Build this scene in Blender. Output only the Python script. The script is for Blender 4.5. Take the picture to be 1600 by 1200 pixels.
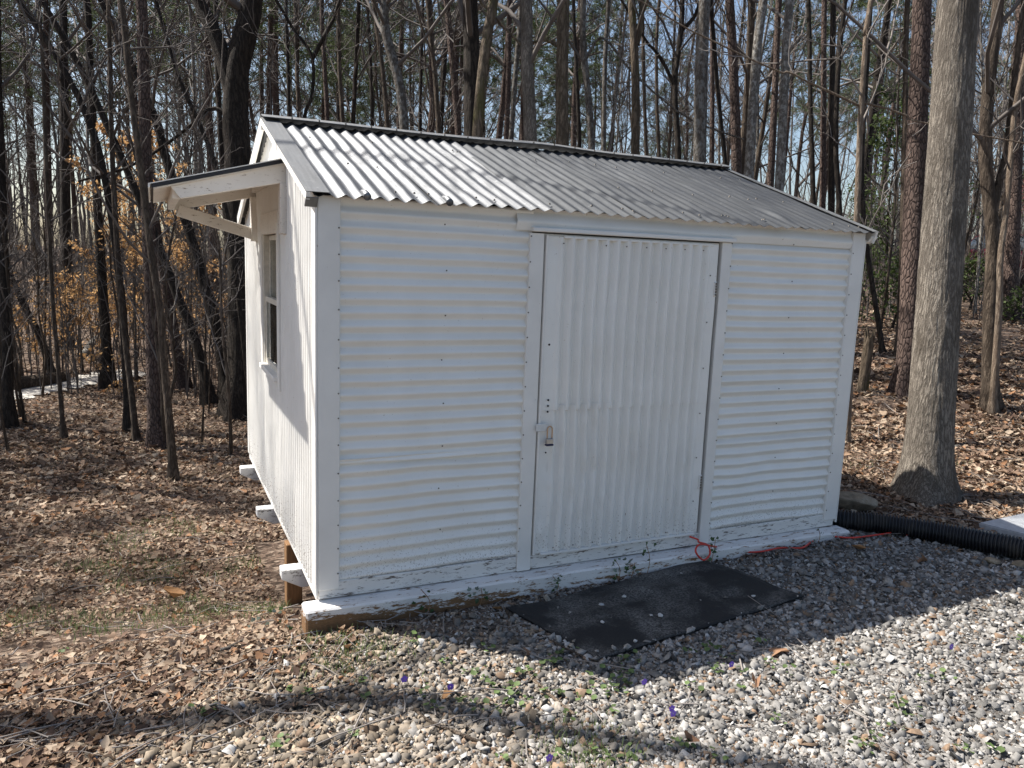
import bpy, bmesh, math, random
import numpy as np
from mathutils import Vector, Matrix

for o in list(bpy.data.objects): bpy.data.objects.remove(o, do_unlink=True)
scene = bpy.context.scene
COL = scene.collection
rad = math.radians
rng = np.random.default_rng(7)
random.seed(7)

# ------------------------------------------------------------------ camera
CAM = np.array([-0.729, -3.808, 1.736])
YAW, PITCH, ROLL, FPX = 0.435, -0.156, 0.038, 1212.05
FWD = np.array([math.sin(YAW)*math.cos(PITCH), math.cos(YAW)*math.cos(PITCH), math.sin(PITCH)])
_r = np.array([math.cos(YAW), -math.sin(YAW), 0.0]); _u = np.cross(_r, FWD)
RGT = _r*math.cos(ROLL)+_u*math.sin(ROLL); UPV = -_r*math.sin(ROLL)+_u*math.cos(ROLL)
cd = bpy.data.cameras.new('camera'); cam = bpy.data.objects.new('camera', cd); COL.objects.link(cam)
cd.sensor_width = 36.0; cd.lens = FPX/1600*36.0; cd.clip_start = 0.05; cd.clip_end = 2000
M = Matrix.Identity(4)
for i in range(3):
    M[i][0], M[i][1], M[i][2], M[i][3] = RGT[i], UPV[i], -FWD[i], CAM[i]
cam.matrix_world = M
scene.camera = cam

# ------------------------------------------------------------------ world, sun, exposure
SUN_AZ, SUN_EL = rad(-47.0), rad(53.0)          # azimuth from +Y towards +X
sdir = Vector((math.sin(SUN_AZ)*math.cos(SUN_EL), math.cos(SUN_AZ)*math.cos(SUN_EL), math.sin(SUN_EL)))
w = bpy.data.worlds.new('World'); scene.world = w; w.use_nodes = True
nt = w.node_tree; bg = nt.nodes['Background']
sky = nt.nodes.new('ShaderNodeTexSky'); sky.sky_type = 'NISHITA'; sky.sun_disc = False
sky.sun_elevation = SUN_EL; sky.sun_rotation = SUN_AZ
sky.air_density = 1.0; sky.dust_density = 2.0; sky.ozone_density = 1.0
nt.links.new(sky.outputs[0], bg.inputs[0]); bg.inputs[1].default_value = 0.076
sl = bpy.data.lights.new('sun', 'SUN'); sl.energy = 4.7; sl.angle = rad(0.53); sl.color = (1.0, 0.955, 0.89)
so = bpy.data.objects.new('sun', sl); COL.objects.link(so)
so.rotation_euler = sdir.to_track_quat('Z', 'Y').to_euler(); so.location = (-20, 20, 40)
vs = scene.view_settings
vs.view_transform = 'Standard'; vs.look = 'None'; vs.gamma = 1.0; vs.use_curve_mapping = False
vs.exposure = 1.2
scene.render.engine = 'CYCLES'

# ------------------------------------------------------------------ helpers
def ray(px, py):
    return FWD + RGT*(px-800)/FPX + UPV*(600-py)/FPX
def at_depth(px, py, d): return CAM + ray(px, py)*d
def on_plane(px, py, axis, val):
    d = ray(px, py); return CAM + d*((val-CAM[axis])/d[axis])

def make_mesh(name, V, F4=None, F3=None, smooth=False, col=None):
    V = np.asarray(V, np.float32).reshape(-1, 3)
    me = bpy.data.meshes.new(name)
    loops, starts, n = [], [], 0
    if F4 is not None and len(F4):
        F4 = np.asarray(F4, np.int32).reshape(-1, 4); loops.append(F4.ravel()); starts.append(np.arange(len(F4))*4); n += len(F4)*4
    if F3 is not None and len(F3):
        F3 = np.asarray(F3, np.int32).reshape(-1, 3); loops.append(F3.ravel()); starts.append(n+np.arange(len(F3))*3)
    loops = np.concatenate(loops); starts = np.concatenate(starts).astype(np.int32)
    me.vertices.add(len(V)); me.vertices.foreach_set('co', V.ravel())
    me.loops.add(len(loops)); me.loops.foreach_set('vertex_index', loops.astype(np.int32))
    me.polygons.add(len(starts)); me.polygons.foreach_set('loop_start', starts)
    if smooth: me.polygons.foreach_set('use_smooth', np.ones(len(starts), bool))
    if col is not None:
        a = me.color_attributes.new('col', 'FLOAT_COLOR', 'POINT')
        c = np.ones((len(V), 4), np.float32); c[:, :3] = col; a.data.foreach_set('color', c.ravel())
    me.update(calc_edges=True)
    return me

def link(name, me, m=None, parent=None, loc=None):
    o = bpy.data.objects.new(name, me); COL.objects.link(o)
    if m is not None: me.materials.append(m)
    if parent is not None: o.parent = parent
    if loc is not None: o.location = loc
    return o
def empty(name, loc=(0, 0, 0)):
    o = bpy.data.objects.new(name, None); COL.objects.link(o); o.location = loc; o.empty_display_size = 0.2; return o
def tag(o, label, cat, group=None):
    o['label'] = label; o['category'] = cat
    if group: o['group'] = group
    return o

class MB:
    def __init__(s): s.V = []; s.Q = []; s.T = []; s.n = 0
    def add(s, V, Q=None, T=None):
        V = np.asarray(V, float).reshape(-1, 3)
        if Q is not None and len(Q): s.Q.append(np.asarray(Q, int).reshape(-1, 4)+s.n)
        if T is not None and len(T): s.T.append(np.asarray(T, int).reshape(-1, 3)+s.n)
        s.V.append(V); s.n += len(V)
    def mesh(s, name, smooth=False, col=None):
        return make_mesh(name, np.concatenate(s.V), np.concatenate(s.Q) if s.Q else None, np.concatenate(s.T) if s.T else None, smooth, col)

def board_mesh(name, lo, hi, bev=0.004, jit=0.0, seg=1, axis=0):
    bm = bmesh.new(); bmesh.ops.create_cube(bm, size=1)
    lo, hi = Vector(lo), Vector(hi); c = (lo+hi)/2; s = hi-lo
    for v in bm.verts: v.co = Vector((v.co.x*s.x, v.co.y*s.y, v.co.z*s.z))
    if bev: bmesh.ops.bevel(bm, geom=bm.edges[:], offset=min(bev, min(s)*.4), segments=1, affect='EDGES')
    if seg > 1:
        for k in range(1, seg):
            p = Vector((0, 0, 0)); p[axis] = -s[axis]/2+s[axis]*k/seg; nn = Vector((0, 0, 0)); nn[axis] = 1
            bmesh.ops.bisect_plane(bm, geom=bm.verts[:]+bm.edges[:]+bm.faces[:], plane_co=p, plane_no=nn)
    if jit:
        rr = random.Random(name+str(lo)); offs = {}
        for v in bm.verts:
            k = round(v.co[axis], 3)
            if k not in offs: offs[k] = Vector((rr.uniform(-jit, jit), rr.uniform(-jit, jit), rr.uniform(-jit, jit)))
            d = offs[k].copy(); d[axis] = 0; v.co += d
    for v in bm.verts: v.co += c
    me = bpy.data.meshes.new(name); bm.to_mesh(me); bm.free(); return me
def board(name, lo, hi, m, parent, bev=0.004, jit=0.0, seg=1, axis=0):
    return link(name, board_mesh(name, lo, hi, bev, jit, seg, axis), m, parent)
def beam(name, a, b, w_, h_, m, parent, up=(0, 0, 1), bev=0.004):
    """box of cross-section w_ x h_ running from a to b"""
    a, b = Vector(a), Vector(b); d = b-a; L = d.length; x = d.normalized(); z = Vector(up); y = z.cross(x).normalized(); z = x.cross(y)
    me = board_mesh(name, (0, -w_/2, -h_/2), (L, w_/2, h_/2), bev)
    R = Matrix((x, y, z)).transposed()
    for v in me.vertices: v.co = R @ v.co + a
    return link(name, me, m, parent)

def tubes(P, R, s):
    """P (B,k,3) centre lines, R (B,k) radii -> verts, quads"""
    B, k, _ = P.shape
    T = np.gradient(P, axis=1); T /= np.linalg.norm(T, axis=2, keepdims=True)+1e-9
    ref = np.where(np.abs(T[:, :1, 2:3]) > .8, np.array([1., 0, 0]), np.array([0, 0, 1.]))
    ref = np.broadcast_to(ref, T.shape)
    A = np.cross(T, ref); A /= np.linalg.norm(A, axis=2, keepdims=True)+1e-9
    Bn = np.cross(T, A)
    th = np.arange(s)*2*np.pi/s
    V = P[:, :, None, :] + R[:, :, None, None]*(A[:, :, None, :]*np.cos(th)[None, None, :, None]+Bn[:, :, None, :]*np.sin(th)[None, None, :, None])
    idx = np.arange(B*k*s).reshape(B, k, s)
    a = idx[:, :-1, :]; b = idx[:, 1:, :]
    Q = np.stack([a, np.roll(a, -1, 2), np.roll(b, -1, 2), b], -1)
    return V.reshape(-1, 3), Q.reshape(-1, 4)
def catmull(pts, n):
    p = np.asarray(pts, float); p = np.vstack([2*p[0]-p[1], p, 2*p[-1]-p[-2]])
    seg = len(p)-3; out = []
    for t in np.linspace(0, seg-1e-6, n):
        i = int(t); f = t-i; a, b, c, d = p[i:i+4]
        out.append(.5*((2*b)+(-a+c)*f+(2*a-5*b+4*c-d)*f*f+(-a+3*b-3*c+d)*f**3))
    return np.array(out)
def tube_obj(name, pts, r, m, parent=None, n=60, s=8, smooth=True):
    P = catmull(pts, n); Rr = np.full(n, r) if np.isscalar(r) else np.interp(np.linspace(0, 1, n), np.linspace(0, 1, len(r)), r)
    V, Q = tubes(P[None], Rr[None], s)
    V = np.vstack([V, P[0], P[-1]]); nV = len(V)
    T = [[(i+1) % s, i, nV-2] for i in range(s)]+[[(n-1)*s+i, (n-1)*s+(i+1) % s, nV-1] for i in range(s)]
    return link(name, make_mesh(name, V, Q, T, smooth), m, parent)

# value noise for vertex work
_tab = np.random.default_rng(3).random((256, 256))
def vnoise(x, y):
    xi = np.floor(x).astype(int); yi = np.floor(y).astype(int); fx = x-xi; fy = y-yi
    fx = fx*fx*(3-2*fx); fy = fy*fy*(3-2*fy)
    g = lambda a, b: _tab[a & 255, b & 255]
    return (g(xi, yi)*(1-fx)+g(xi+1, yi)*fx)*(1-fy)+(g(xi, yi+1)*(1-fx)+g(xi+1, yi+1)*fx)*fy
def fbm(x, y, o=3):
    s = 0; a = .5
    for k in range(o): s = s+a*vnoise(x*2**k+17*k, y*2**k+5*k); a *= .5
    return s/(1-.5**o)
def sstep(a, b, x):
    t = np.clip((x-a)/(b-a), 0, 1); return t*t*(3-2*t)

# ------------------------------------------------------------------ materials
def new_mat(name):
    m = bpy.data.materials.new(name); m.use_nodes = True
    return m, m.node_tree, m.node_tree.nodes['Principled BSDF']
def N(nt, t, **kw):
    n = nt.nodes.new(t)
    for k, v in kw.items(): setattr(n, k, v)
    return n
def coords(nt, scale, rot=(0, 0, 0)):
    tc = N(nt, 'ShaderNodeTexCoord'); mp = N(nt, 'ShaderNodeMapping')
    mp.inputs['Scale'].default_value = scale; mp.inputs['Rotation'].default_value = rot
    nt.links.new(tc.outputs['Object'], mp.inputs[0]); return mp.outputs[0]
def noise(nt, vec, scale, detail=4, rough=.55):
    n = N(nt, 'ShaderNodeTexNoise'); n.inputs['Scale'].default_value = scale; n.inputs['Detail'].default_value = detail; n.inputs['Roughness'].default_value = rough
    nt.links.new(vec, n.inputs['Vector']); return n.outputs['Fac']
def ramp(nt, fac, stops):
    r = N(nt, 'ShaderNodeValToRGB'); e = r.color_ramp.elements
    while len(e) < len(stops): e.new(.5)
    for el, (p, c) in zip(e, stops): el.position = p; el.color = (*c, 1) if len(c) == 3 else c
    nt.links.new(fac, r.inputs[0]); return r.outputs[0]
def mixc(nt, fac, a, b, mode='MIX'):
    n = N(nt, 'ShaderNodeMix', data_type='RGBA', blend_type=mode)
    for sock, v in ((n.inputs[0], fac), (n.inputs[6], a), (n.inputs[7], b)):
        if hasattr(v, 'is_output'): nt.links.new(v, sock)
        elif isinstance(v, (int, float)): sock.default_value = v
        else: sock.default_value = (*v, 1)
    return n.outputs[2]
def bump(nt, bsdf, h, strength=.4, dist=.01):
    b = N(nt, 'ShaderNodeBump'); b.inputs['Strength'].default_value = strength; b.inputs['Distance'].default_value = dist
    nt.links.new(h, b.inputs['Height']); nt.links.new(b.outputs[0], bsdf.inputs['Normal'])
def plain(name, c, rough=.6, metal=0, var=.15, nscale=20):
    m, nt, b = new_mat(name)
    f = noise(nt, coords(nt, (1, 1, 1)), nscale)
    lo = tuple(x*(1-var) for x in c); hi = tuple(min(1, x*(1+var)) for x in c)
    nt.links.new(ramp(nt, f, [(.3, lo), (.7, hi)]), b.inputs['Base Color'])
    b.inputs['Roughness'].default_value = rough; b.inputs['Metallic'].default_value = metal
    return m

def bark(name, dark, light, ridge=14, stretch=.16, lichen=None, plates=False, moss=None, bstr=.9):
    m, nt, b = new_mat(name)
    v = coords(nt, (1, 1, stretch))
    n1 = noise(nt, v, ridge, 5, .65)
    if plates:
        vo = N(nt, 'ShaderNodeTexVoronoi', feature='DISTANCE_TO_EDGE'); vo.inputs['Scale'].default_value = ridge
        v2 = coords(nt, (1, 1, .35)); nt.links.new(v2, vo.inputs['Vector'])
        cr = ramp(nt, vo.outputs['Distance'], [(.0, (0, 0, 0)), (.18, (1, 1, 1))])
        h = mixc(nt, .45, cr, n1)
    else:
        rd = N(nt, 'ShaderNodeMath', operation='PINGPONG'); mu = N(nt, 'ShaderNodeMath', operation='MULTIPLY'); mu.inputs[1].default_value = 4.0
        nt.links.new(n1, mu.inputs[0]); nt.links.new(mu.outputs[0], rd.inputs[0]); rd.inputs[1].default_value = .5
        ml = N(nt, 'ShaderNodeMath', operation='MULTIPLY'); ml.inputs[1].default_value = 2.0; nt.links.new(rd.outputs[0], ml.inputs[0])
        h = mixc(nt, .4, ml.outputs[0], n1)
    c = ramp(nt, h, [(.15, dark), (.75, light)])
    v3 = coords(nt, (1, 1, .5))
    big = noise(nt, v3, 2.5, 3)
    c = mixc(nt, ramp(nt, big, [(.35, (0, 0, 0)), (.7, (.5, .5, .5))]), c, dark)
    if lichen:
        lf = noise(nt, coords(nt, (1, 1, .7)), 20, 5, .65)
        c = mixc(nt, ramp(nt, lf, [(.48, (0, 0, 0)), (.60, (.85, .85, .85))]), c, lichen)
    if moss:
        lf = noise(nt, coords(nt, (1, 1, .3)), 5, 5, .6)
        c = mixc(nt, ramp(nt, lf, [(.52, (0, 0, 0)), (.64, (.8, .8, .8))]), c, moss)
    nt.links.new(c, b.inputs['Base Color']); b.inputs['Roughness'].default_value = .9
    b.inputs['Specular IOR Level'].default_value = .2
    bump(nt, b, h, bstr, .02)
    return m
def colattr(name, rough=.8, spec=.3, sub=0.0, nscale=60, var=.25):
    m, nt, b = new_mat(name)
    a = N(nt, 'ShaderNodeAttribute', attribute_name='col')
    f = noise(nt, coords(nt, (1, 1, 1)), nscale, 4)
    g = ramp(nt, f, [(.3, (1-var,)*3), (.7, (1+0*var,)*3)])
    nt.links.new(mixc(nt, 1.0, a.outputs['Color'], g, 'MULTIPLY'), b.inputs['Base Color'])
    b.inputs['Roughness'].default_value = rough; b.inputs['Specular IOR Level'].default_value = spec
    if sub:
        t = N(nt, 'ShaderNodeBsdfTranslucent'); mx = N(nt, 'ShaderNodeMixShader'); mx.inputs[0].default_value = sub
        nt.links.new(a.outputs['Color'], t.inputs[0]); nt.links.new(b.outputs[0], mx.inputs[1]); nt.links.new(t.outputs[0], mx.inputs[2])
        nt.links.new(mx.outputs[0], nt.nodes['Material Output'].inputs[0])
    return m

def white_metal():
    m, nt, b = new_mat('white_painted_metal')
    c = coords(nt, (1, 1, 1))
    f = noise(nt, c, 3.5, 4); g = noise(nt, c, 45, 3)
    base = ramp(nt, f, [(.3, (.735, .72, .675)), (.7, (.80, .788, .748))])
    spots = ramp(nt, g, [(.22, (.6, .5, .4)), (.27, (1, 1, 1))])
    col = mixc(nt, 1, base, spots, 'MULTIPLY')
    # scuffs and splash dirt on the lowest hand's breadth of the walls
    tc = N(nt, 'ShaderNodeTexCoord'); sx = N(nt, 'ShaderNodeSeparateXYZ'); nt.links.new(tc.outputs['Object'], sx.inputs[0])
    mr = N(nt, 'ShaderNodeMapRange'); mr.inputs[1].default_value = .05; mr.inputs[2].default_value = .42; mr.inputs[3].default_value = .13; mr.inputs[4].default_value = 0; nt.links.new(sx.outputs[2], mr.inputs[0])
    fine = noise(nt, c, 110, 4, .7)
    ad = N(nt, 'ShaderNodeMath', operation='ADD'); nt.links.new(fine, ad.inputs[0]); nt.links.new(mr.outputs[0], ad.inputs[1])
    sp = ramp(nt, ad.outputs[0], [(.66, (0, 0, 0)), (.74, (.75, .75, .75))])
    col = mixc(nt, sp, col, (.2, .15, .10))
    nt.links.new(col, b.inputs['Base Color'])
    b.inputs['Roughness'].default_value = .42; b.inputs['Specular IOR Level'].default_value = .4
    bump(nt, b, noise(nt, c, 12, 4), .12, .01)
    return m
def peeling(name, amount, axis_scale, wood=(.22, .12, .055), white=(.70, .68, .64), low=None):
    m, nt, b = new_mat(name)
    v = coords(nt, axis_scale)
    f = noise(nt, v, 9, 6, .7); g = noise(nt, v, 40, 4, .7)
    mm = N(nt, 'ShaderNodeMath', operation='MULTIPLY_ADD'); nt.links.new(g, mm.inputs[0]); mm.inputs[1].default_value = .5
    nt.links.new(f, mm.inputs[2])
    fac = mm.outputs[0]
    if low:
        tc = N(nt, 'ShaderNodeTexCoord'); sx = N(nt, 'ShaderNodeSeparateXYZ'); nt.links.new(tc.outputs['Object'], sx.inputs[0])
        mr = N(nt, 'ShaderNodeMapRange'); mr.inputs[1].default_value = low[0]; mr.inputs[2].default_value = low[1]; mr.inputs[3].default_value = low[2]; mr.inputs[4].default_value = 0; nt.links.new(sx.outputs[2], mr.inputs[0])
        mx = N(nt, 'ShaderNodeMapRange'); mx.inputs[1].default_value = -.1; mx.inputs[2].default_value = 1.2; mx.inputs[3].default_value = 1; mx.inputs[4].default_value = .25; nt.links.new(sx.outputs[0], mx.inputs[0])
        mu = N(nt, 'ShaderNodeMath', operation='MULTIPLY'); nt.links.new(mr.outputs[0], mu.inputs[0]); nt.links.new(mx.outputs[0], mu.inputs[1])
        ad = N(nt, 'ShaderNodeMath', operation='ADD'); nt.links.new(fac, ad.inputs[0]); nt.links.new(mu.outputs[0], ad.inputs[1]); fac = ad.outputs[0]
    mask = ramp(nt, fac, [(1-amount-.03, (0, 0, 0)), (1-amount+.03, (1, 1, 1))])
    wg = noise(nt, v, 60, 5, .6)
    wd = ramp(nt, wg, [(.3, tuple(x*.45 for x in wood)), (.7, wood)])
    wh = ramp(nt, noise(nt, coords(nt, (1, 1, 1)), 4), [(.3, tuple(x*.88 for x in white)), (.7, white)])
    nt.links.new(mixc(nt, mask, wh, wd), b.inputs['Base Color'])
    b.inputs['Roughness'].default_value = .7
    inv = N(nt, 'ShaderNodeMath', operation='SUBTRACT'); inv.inputs[0].default_value = 1; nt.links.new(mask, inv.inputs[1])
    bump(nt, b, mixc(nt, .5, inv.outputs[0], wg), .35, .004)
    return m
def galvanised(name, dark, light, metal=.55, rough=.42):
    m, nt, b = new_mat(name)
    a = noise(nt, coords(nt, (3, .6, .6)), 4, 5, .65); s = noise(nt, coords(nt, (30, 1.2, 1.2)), 2, 4, .6)
    f = mixc(nt, .5, a, s)
    col = ramp(nt, f, [(.32, dark), (.66, light)])
    sp = noise(nt, coords(nt, (1, 1, 1)), 38, 4, .7)
    col = mixc(nt, ramp(nt, sp, [(.62, (0, 0, 0)), (.7, (.6, .6, .6))]), col, tuple(min(1, x*1.5) for x in light))
    nt.links.new(col, b.inputs['Base Color']); b.inputs['Metallic'].default_value = metal
    nt.links.new(ramp(nt, a, [(.3, (rough+.18,)*3), (.7, (rough-.1,)*3)]), b.inputs['Roughness'])
    bump(nt, b, noise(nt, coords(nt, (1, 1, 1)), 14, 4), .15, .01)
    return m
def timber(name, c, stretch=(8, 8, 1)):
    m, nt, b = new_mat(name)
    f = noise(nt, coords(nt, stretch), 9, 5, .6)
    nt.links.new(ramp(nt, f, [(.3, tuple(x*.55 for x in c)), (.7, c)]), b.inputs['Base Color']); b.inputs['Roughness'].default_value = .75
    bump(nt, b, f, .3, .004); return m

MAT = {}
MAT['white'] = white_metal()
MAT['trim'] = peeling('white_painted_trim', .02, (3, 3, 1), white=(.78, .76, .715))
MAT['skirt'] = peeling('peeling_skirt_paint', .16, (1, 4, 6), wood=(.16, .12, .09), white=(.72, .70, .66))
MAT['skid'] = peeling('peeling_skid_paint', .14, (1, 4, 5), wood=(.26, .14, .06), white=(.72, .70, .67), low=(-.16, -.01, .62))
MAT['awn'] = peeling('painted_rough_wood', .1, (2, 8, 8), wood=(.3, .22, .15), white=(.76, .72, .66))
MAT['joist'] = peeling('painted_joist_end', .16, (2, 6, 6), wood=(.2, .18, .16), white=(.74, .73, .71))
MAT['roof'] = galvanised('galvanised_roofing', (.09, .094, .10), (.25, .255, .26), .95, .52)
MAT['roof_dark'] = galvanised('dark_roofing', (.05, .053, .057), (.125, .13, .134), .8, .56)  # darker, rougher metal than the two leftmost sheets
MAT['flash'] = galvanised('grey_flashing', (.11, .113, .115), (.20, .203, .203), .35, .55)
MAT['timber'] = timber('treated_timber', (.34, .18, .075))
MAT['black'] = plain('black_edge', (.012, .012, .016), .5)
MAT['hole'] = plain('dark_hole', (.008, .008, .008), .9)
MAT['screw'] = plain('screw_steel', (.16, .14, .12), .5, .5)
MAT['steel'] = plain('dull_steel', (.45, .44, .42), .35, .8)
MAT['brass'] = plain('brass_shackle', (.5, .33, .2), .35, .8)
MAT['blue'] = plain('blue_bumper', (.015, .015, .05), .5)
MAT['plaster'] = plain('dark_interior', (.12, .10, .08), .9)
gm, gnt, gb = new_mat('window_glass'); gb.inputs['Base Color'].default_value = (.8, .88, .86, 1); gb.inputs['Roughness'].default_value = .03; gb.inputs['Transmission Weight'].default_value = 1.0; gb.inputs['IOR'].default_value = 1.45
MAT['glass'] = gm
MAT['vinyl'] = plain('window_vinyl', (.62, .58, .50), .5)
MAT['cord'] = plain('red_cord', (.55, .035, .02), .45)
m, nt, b = new_mat('black_plastic'); c = coords(nt, (1, 1, 1)); f = noise(nt, c, 6, 5, .7)
nt.links.new(mixc(nt, ramp(nt, f, [(.5, (0, 0, 0)), (.75, (.5, .5, .5))]), (.008, .009, .012), (.10, .085, .065)), b.inputs['Base Color']); nt.links.new(ramp(nt, f, [(.4, (.36, .36, .36)), (.7, (.8, .8, .8))]), b.inputs['Roughness'])
MAT['pipe'] = m
MAT['rock'] = None

# ------------------------------------------------------------------ terrain
def hdir(px, d):   # plan position of the horizontal direction through column px at forward distance d
    r = ray(px, 409+(px-800)*.038); h = np.array([r[0], r[1]]); k = h@np.array([math.sin(YAW), math.cos(YAW)])
    return CAM[:2]+h/k*d
CP = [(-.7, -3.8, -.10), (2, -4, -.06), (5, -3, -.05), (8, -3, 0), (-3, -4, -.12), (-6, -3, -.2), (0, -8, -.1), (8, -8, 0), (-8, -8, -.2),
      (-.1, -.15, -.135), (.6, -.2, -.115), (1.5, -.2, -.10), (2.5, -.2, -.075), (3.6, -.1, -.055), (1, -1, -.11), (2.5, -1, -.09), (4.5, -.8, -.06), (1, -2, -.1), (4, -2, -.06),
      (4.2, .5, -.06), (5.2, .5, -.07), (4, 3, -.05), (6, -.5, -.05),
      (-1, -.5, -.2), (-1.2, .3, -.30), (-2.5, -1, -.28), (-.3, .6, -.36), (0, 1.15, -.56), (-1, 1.2, -.52), (-1, 3, -.78), (0.2, 3, -.80), (-3.5, 1.5, -.62), (2, 3, -.45), (-3, 4, -.9), (1.5, 1.5, -.4)]
def cpp(px, d, z):
    p = hdir(px, d); CP.append((p[0], p[1], z))
for a in [(-300, 9, -1.0), (100, 8, -.95), (350, 9, -.98), (0, 12, -1.15), (200, 12, -1.12), (400, 13, -1.15), (-400, 16, -1.4), (50, 16, -1.25), (300, 17, -1.2), (600, 14, -.9), (850, 12, -.4), (850, 18, -.3),
          (0, 24, -1.0), (300, 26, -.8), (600, 26, -.4), (-600, 30, -1.2), (100, 40, .2), (500, 45, .6), (900, 30, .6), (900, 50, 1.6),
          (1100, 9, -.08), (1300, 8.2, -.02), (1350, 9.7, .25), (1350, 14, .85), (1350, 20, 1.2), (1200, 16, .6), (1200, 28, 1.4), (1550, 9.1, .21), (1560, 14, .95), (1570, 21, 1.5), (1800, 10, .3), (1800, 22, 1.7), (1560, 30, 1.9), (1300, 40, 2.2), (2200, 10, .3), (1600, 60, 3.0), (1000, 75, 2.5), (100, 75, 1.0), (-700, 60, 0), (2600, 15, 1.0), (500, 75, 1.5)]: cpp(*a)
CP = np.array(CP)
def _U(r): return np.where(r > 1e-9, r*r*np.log(r+1e-12), 0)
_n = len(CP); _K = _U(np.linalg.norm(CP[:, None, :2]-CP[None, :, :2], axis=2)); _K += np.eye(_n)*.03
_P = np.c_[np.ones(_n), CP[:, :2]]
_A = np.block([[_K, _P], [_P.T, np.zeros((3, 3))]])
_W = np.linalg.solve(_A, np.r_[CP[:, 2], 0, 0, 0])
def ground_z(x, y, fine=True):
    x = np.asarray(x, float); y = np.asarray(y, float); sh = x.shape; x = x.ravel(); y = y.ravel()
    dx, dy = x-3, y-3; d = np.hypot(dx, dy); s = np.where(d > 70, 70/np.maximum(d, 1e-6), 1); X = 3+dx*s; Y = 3+dy*s
    out = np.empty(len(X))
    for i in range(0, len(X), 40000):
        a = X[i:i+40000]; b = Y[i:i+40000]
        out[i:i+40000] = _U(np.hypot(a[:, None]-CP[None, :, 0], b[:, None]-CP[None, :, 1]))@_W[:_n]+_W[_n]+_W[_n+1]*a+_W[_n+2]*b
    if fine:
        amp = sstep(.3, 2.0, np.maximum(np.maximum(-x, y-3.6), np.maximum(x-4.2, 0)))
        out += amp*(fbm(x*.9+40, y*.9+40, 3)-.5)*.10 + (fbm(x*5+9, y*5, 2)-.5)*.018
    return out.reshape(sh)
def gz(x, y): return float(ground_z(np.array([x]), np.array([y]))[0])
def hit(px, py):
    """where the line of sight through a photo pixel meets the terrain"""
    d = ray(px, py); ts = np.geomspace(2.0, 120, 1500); P = CAM+ts[:, None]*d
    dz = P[:, 2]-ground_z(P[:, 0], P[:, 1]); k = np.where(dz < 0)[0]
    if not len(k): return P[-1]
    i = k[0]
    if i == 0: return P[0]
    f = dz[i-1]/(dz[i-1]-dz[i]); return P[i-1]+(P[i]-P[i-1])*f

def gravel_w(x, y):
    nz = (fbm(x*1.3+3, y*1.3+8, 3)-.5)
    # left edge of the gravel apron: from (-1.7,-1.0) to (-.1,-.25); right edge along the drain pipe
    a = (x+.1)*.42-(y+.22)*.91
    left = sstep(-.40, .75, a+nz*1.1) * sstep(-3.0, -.3, x+nz*1.0-.2*y)
    pipe = sstep(.06, -.10, (x-3.75)*.77+(y-.10)*.64+nz*.08)
    front = sstep(.06, -.02, y)
    return left*np.where(x < 3.6, front, pipe)

def axis_grid(lo, hi, fine_lo, fine_hi, step):
    a = list(np.arange(fine_lo, fine_hi, step)); g = step; x = a[-1]
    while x < hi: g *= 1.13; x += g; a.append(x)
    g = step; x = a[0]
    while x > lo: g *= 1.13; x -= g; a.insert(0, x)
    return np.array(a)
gx = axis_grid(-400, 400, -3.2, 6.4, .05); gy = axis_grid(-60, 400, -3.2, 6, .05)
GX, GY = np.meshgrid(gx, gy, indexing='ij')
GZ = ground_z(GX, GY)
idx = np.arange(GX.size).reshape(GX.shape)
Q = np.stack([idx[:-1, :-1], idx[1:, :-1], idx[1:, 1:], idx[:-1, 1:]], -1).reshape(-1, 4)
me = make_mesh('ground', np.stack([GX, GY, GZ], -1).reshape(-1, 3), Q, smooth=True)
gw = gravel_w(GX, GY).ravel()
at = me.attributes.new('gravel', 'FLOAT', 'POINT'); at.data.foreach_set('value', gw.astype(np.float32))
m, nt, b = new_mat('leafy_ground')
c = coords(nt, (1, 1, 1))
n1 = noise(nt, c, 26, 6, .75); n2 = noise(nt, c, 1.1, 4); n3 = noise(nt, c, 70, 4, .7)
vo = N(nt, 'ShaderNodeTexVoronoi'); vo.inputs['Scale'].default_value = 24; nt.links.new(c, vo.inputs['Vector'])
sep = N(nt, 'ShaderNodeSeparateColor'); nt.links.new(vo.outputs['Color'], sep.inputs[0])
leafc = ramp(nt, sep.outputs[0], [(0, (.035, .024, .017)), (.35, (.10, .068, .05)), (.7, (.19, .135, .10)), (1, (.30, .235, .18))])
leafc = mixc(nt, ramp(nt, n1, [(.38, (.8, .8, .8)), (.58, (0, 0, 0))]), leafc, (.032, .022, .016))  # near-black patches paint in the shade between the leaves
leafc = mixc(nt, ramp(nt, n2, [(.6, (0, 0, 0)), (.75, (.35, .35, .35))]), leafc, (.09, .06, .035))
gravc = ramp(nt, n3, [(.3, (.05, .043, .036)), (.7, (.19, .17, .15))])
ga = N(nt, 'ShaderNodeAttribute', attribute_name='gravel')
nt.links.new(mixc(nt, ga.outputs['Fac'], leafc, gravc), b.inputs['Base Color']); b.inputs['Roughness'].default_value = .95; b.inputs['Specular IOR Level'].default_value = .15
bump(nt, b, mixc(nt, .5, n1, vo.outputs['Distance']), .8, .03)
go = link('ground', me, m); go['kind'] = 'structure'

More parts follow.
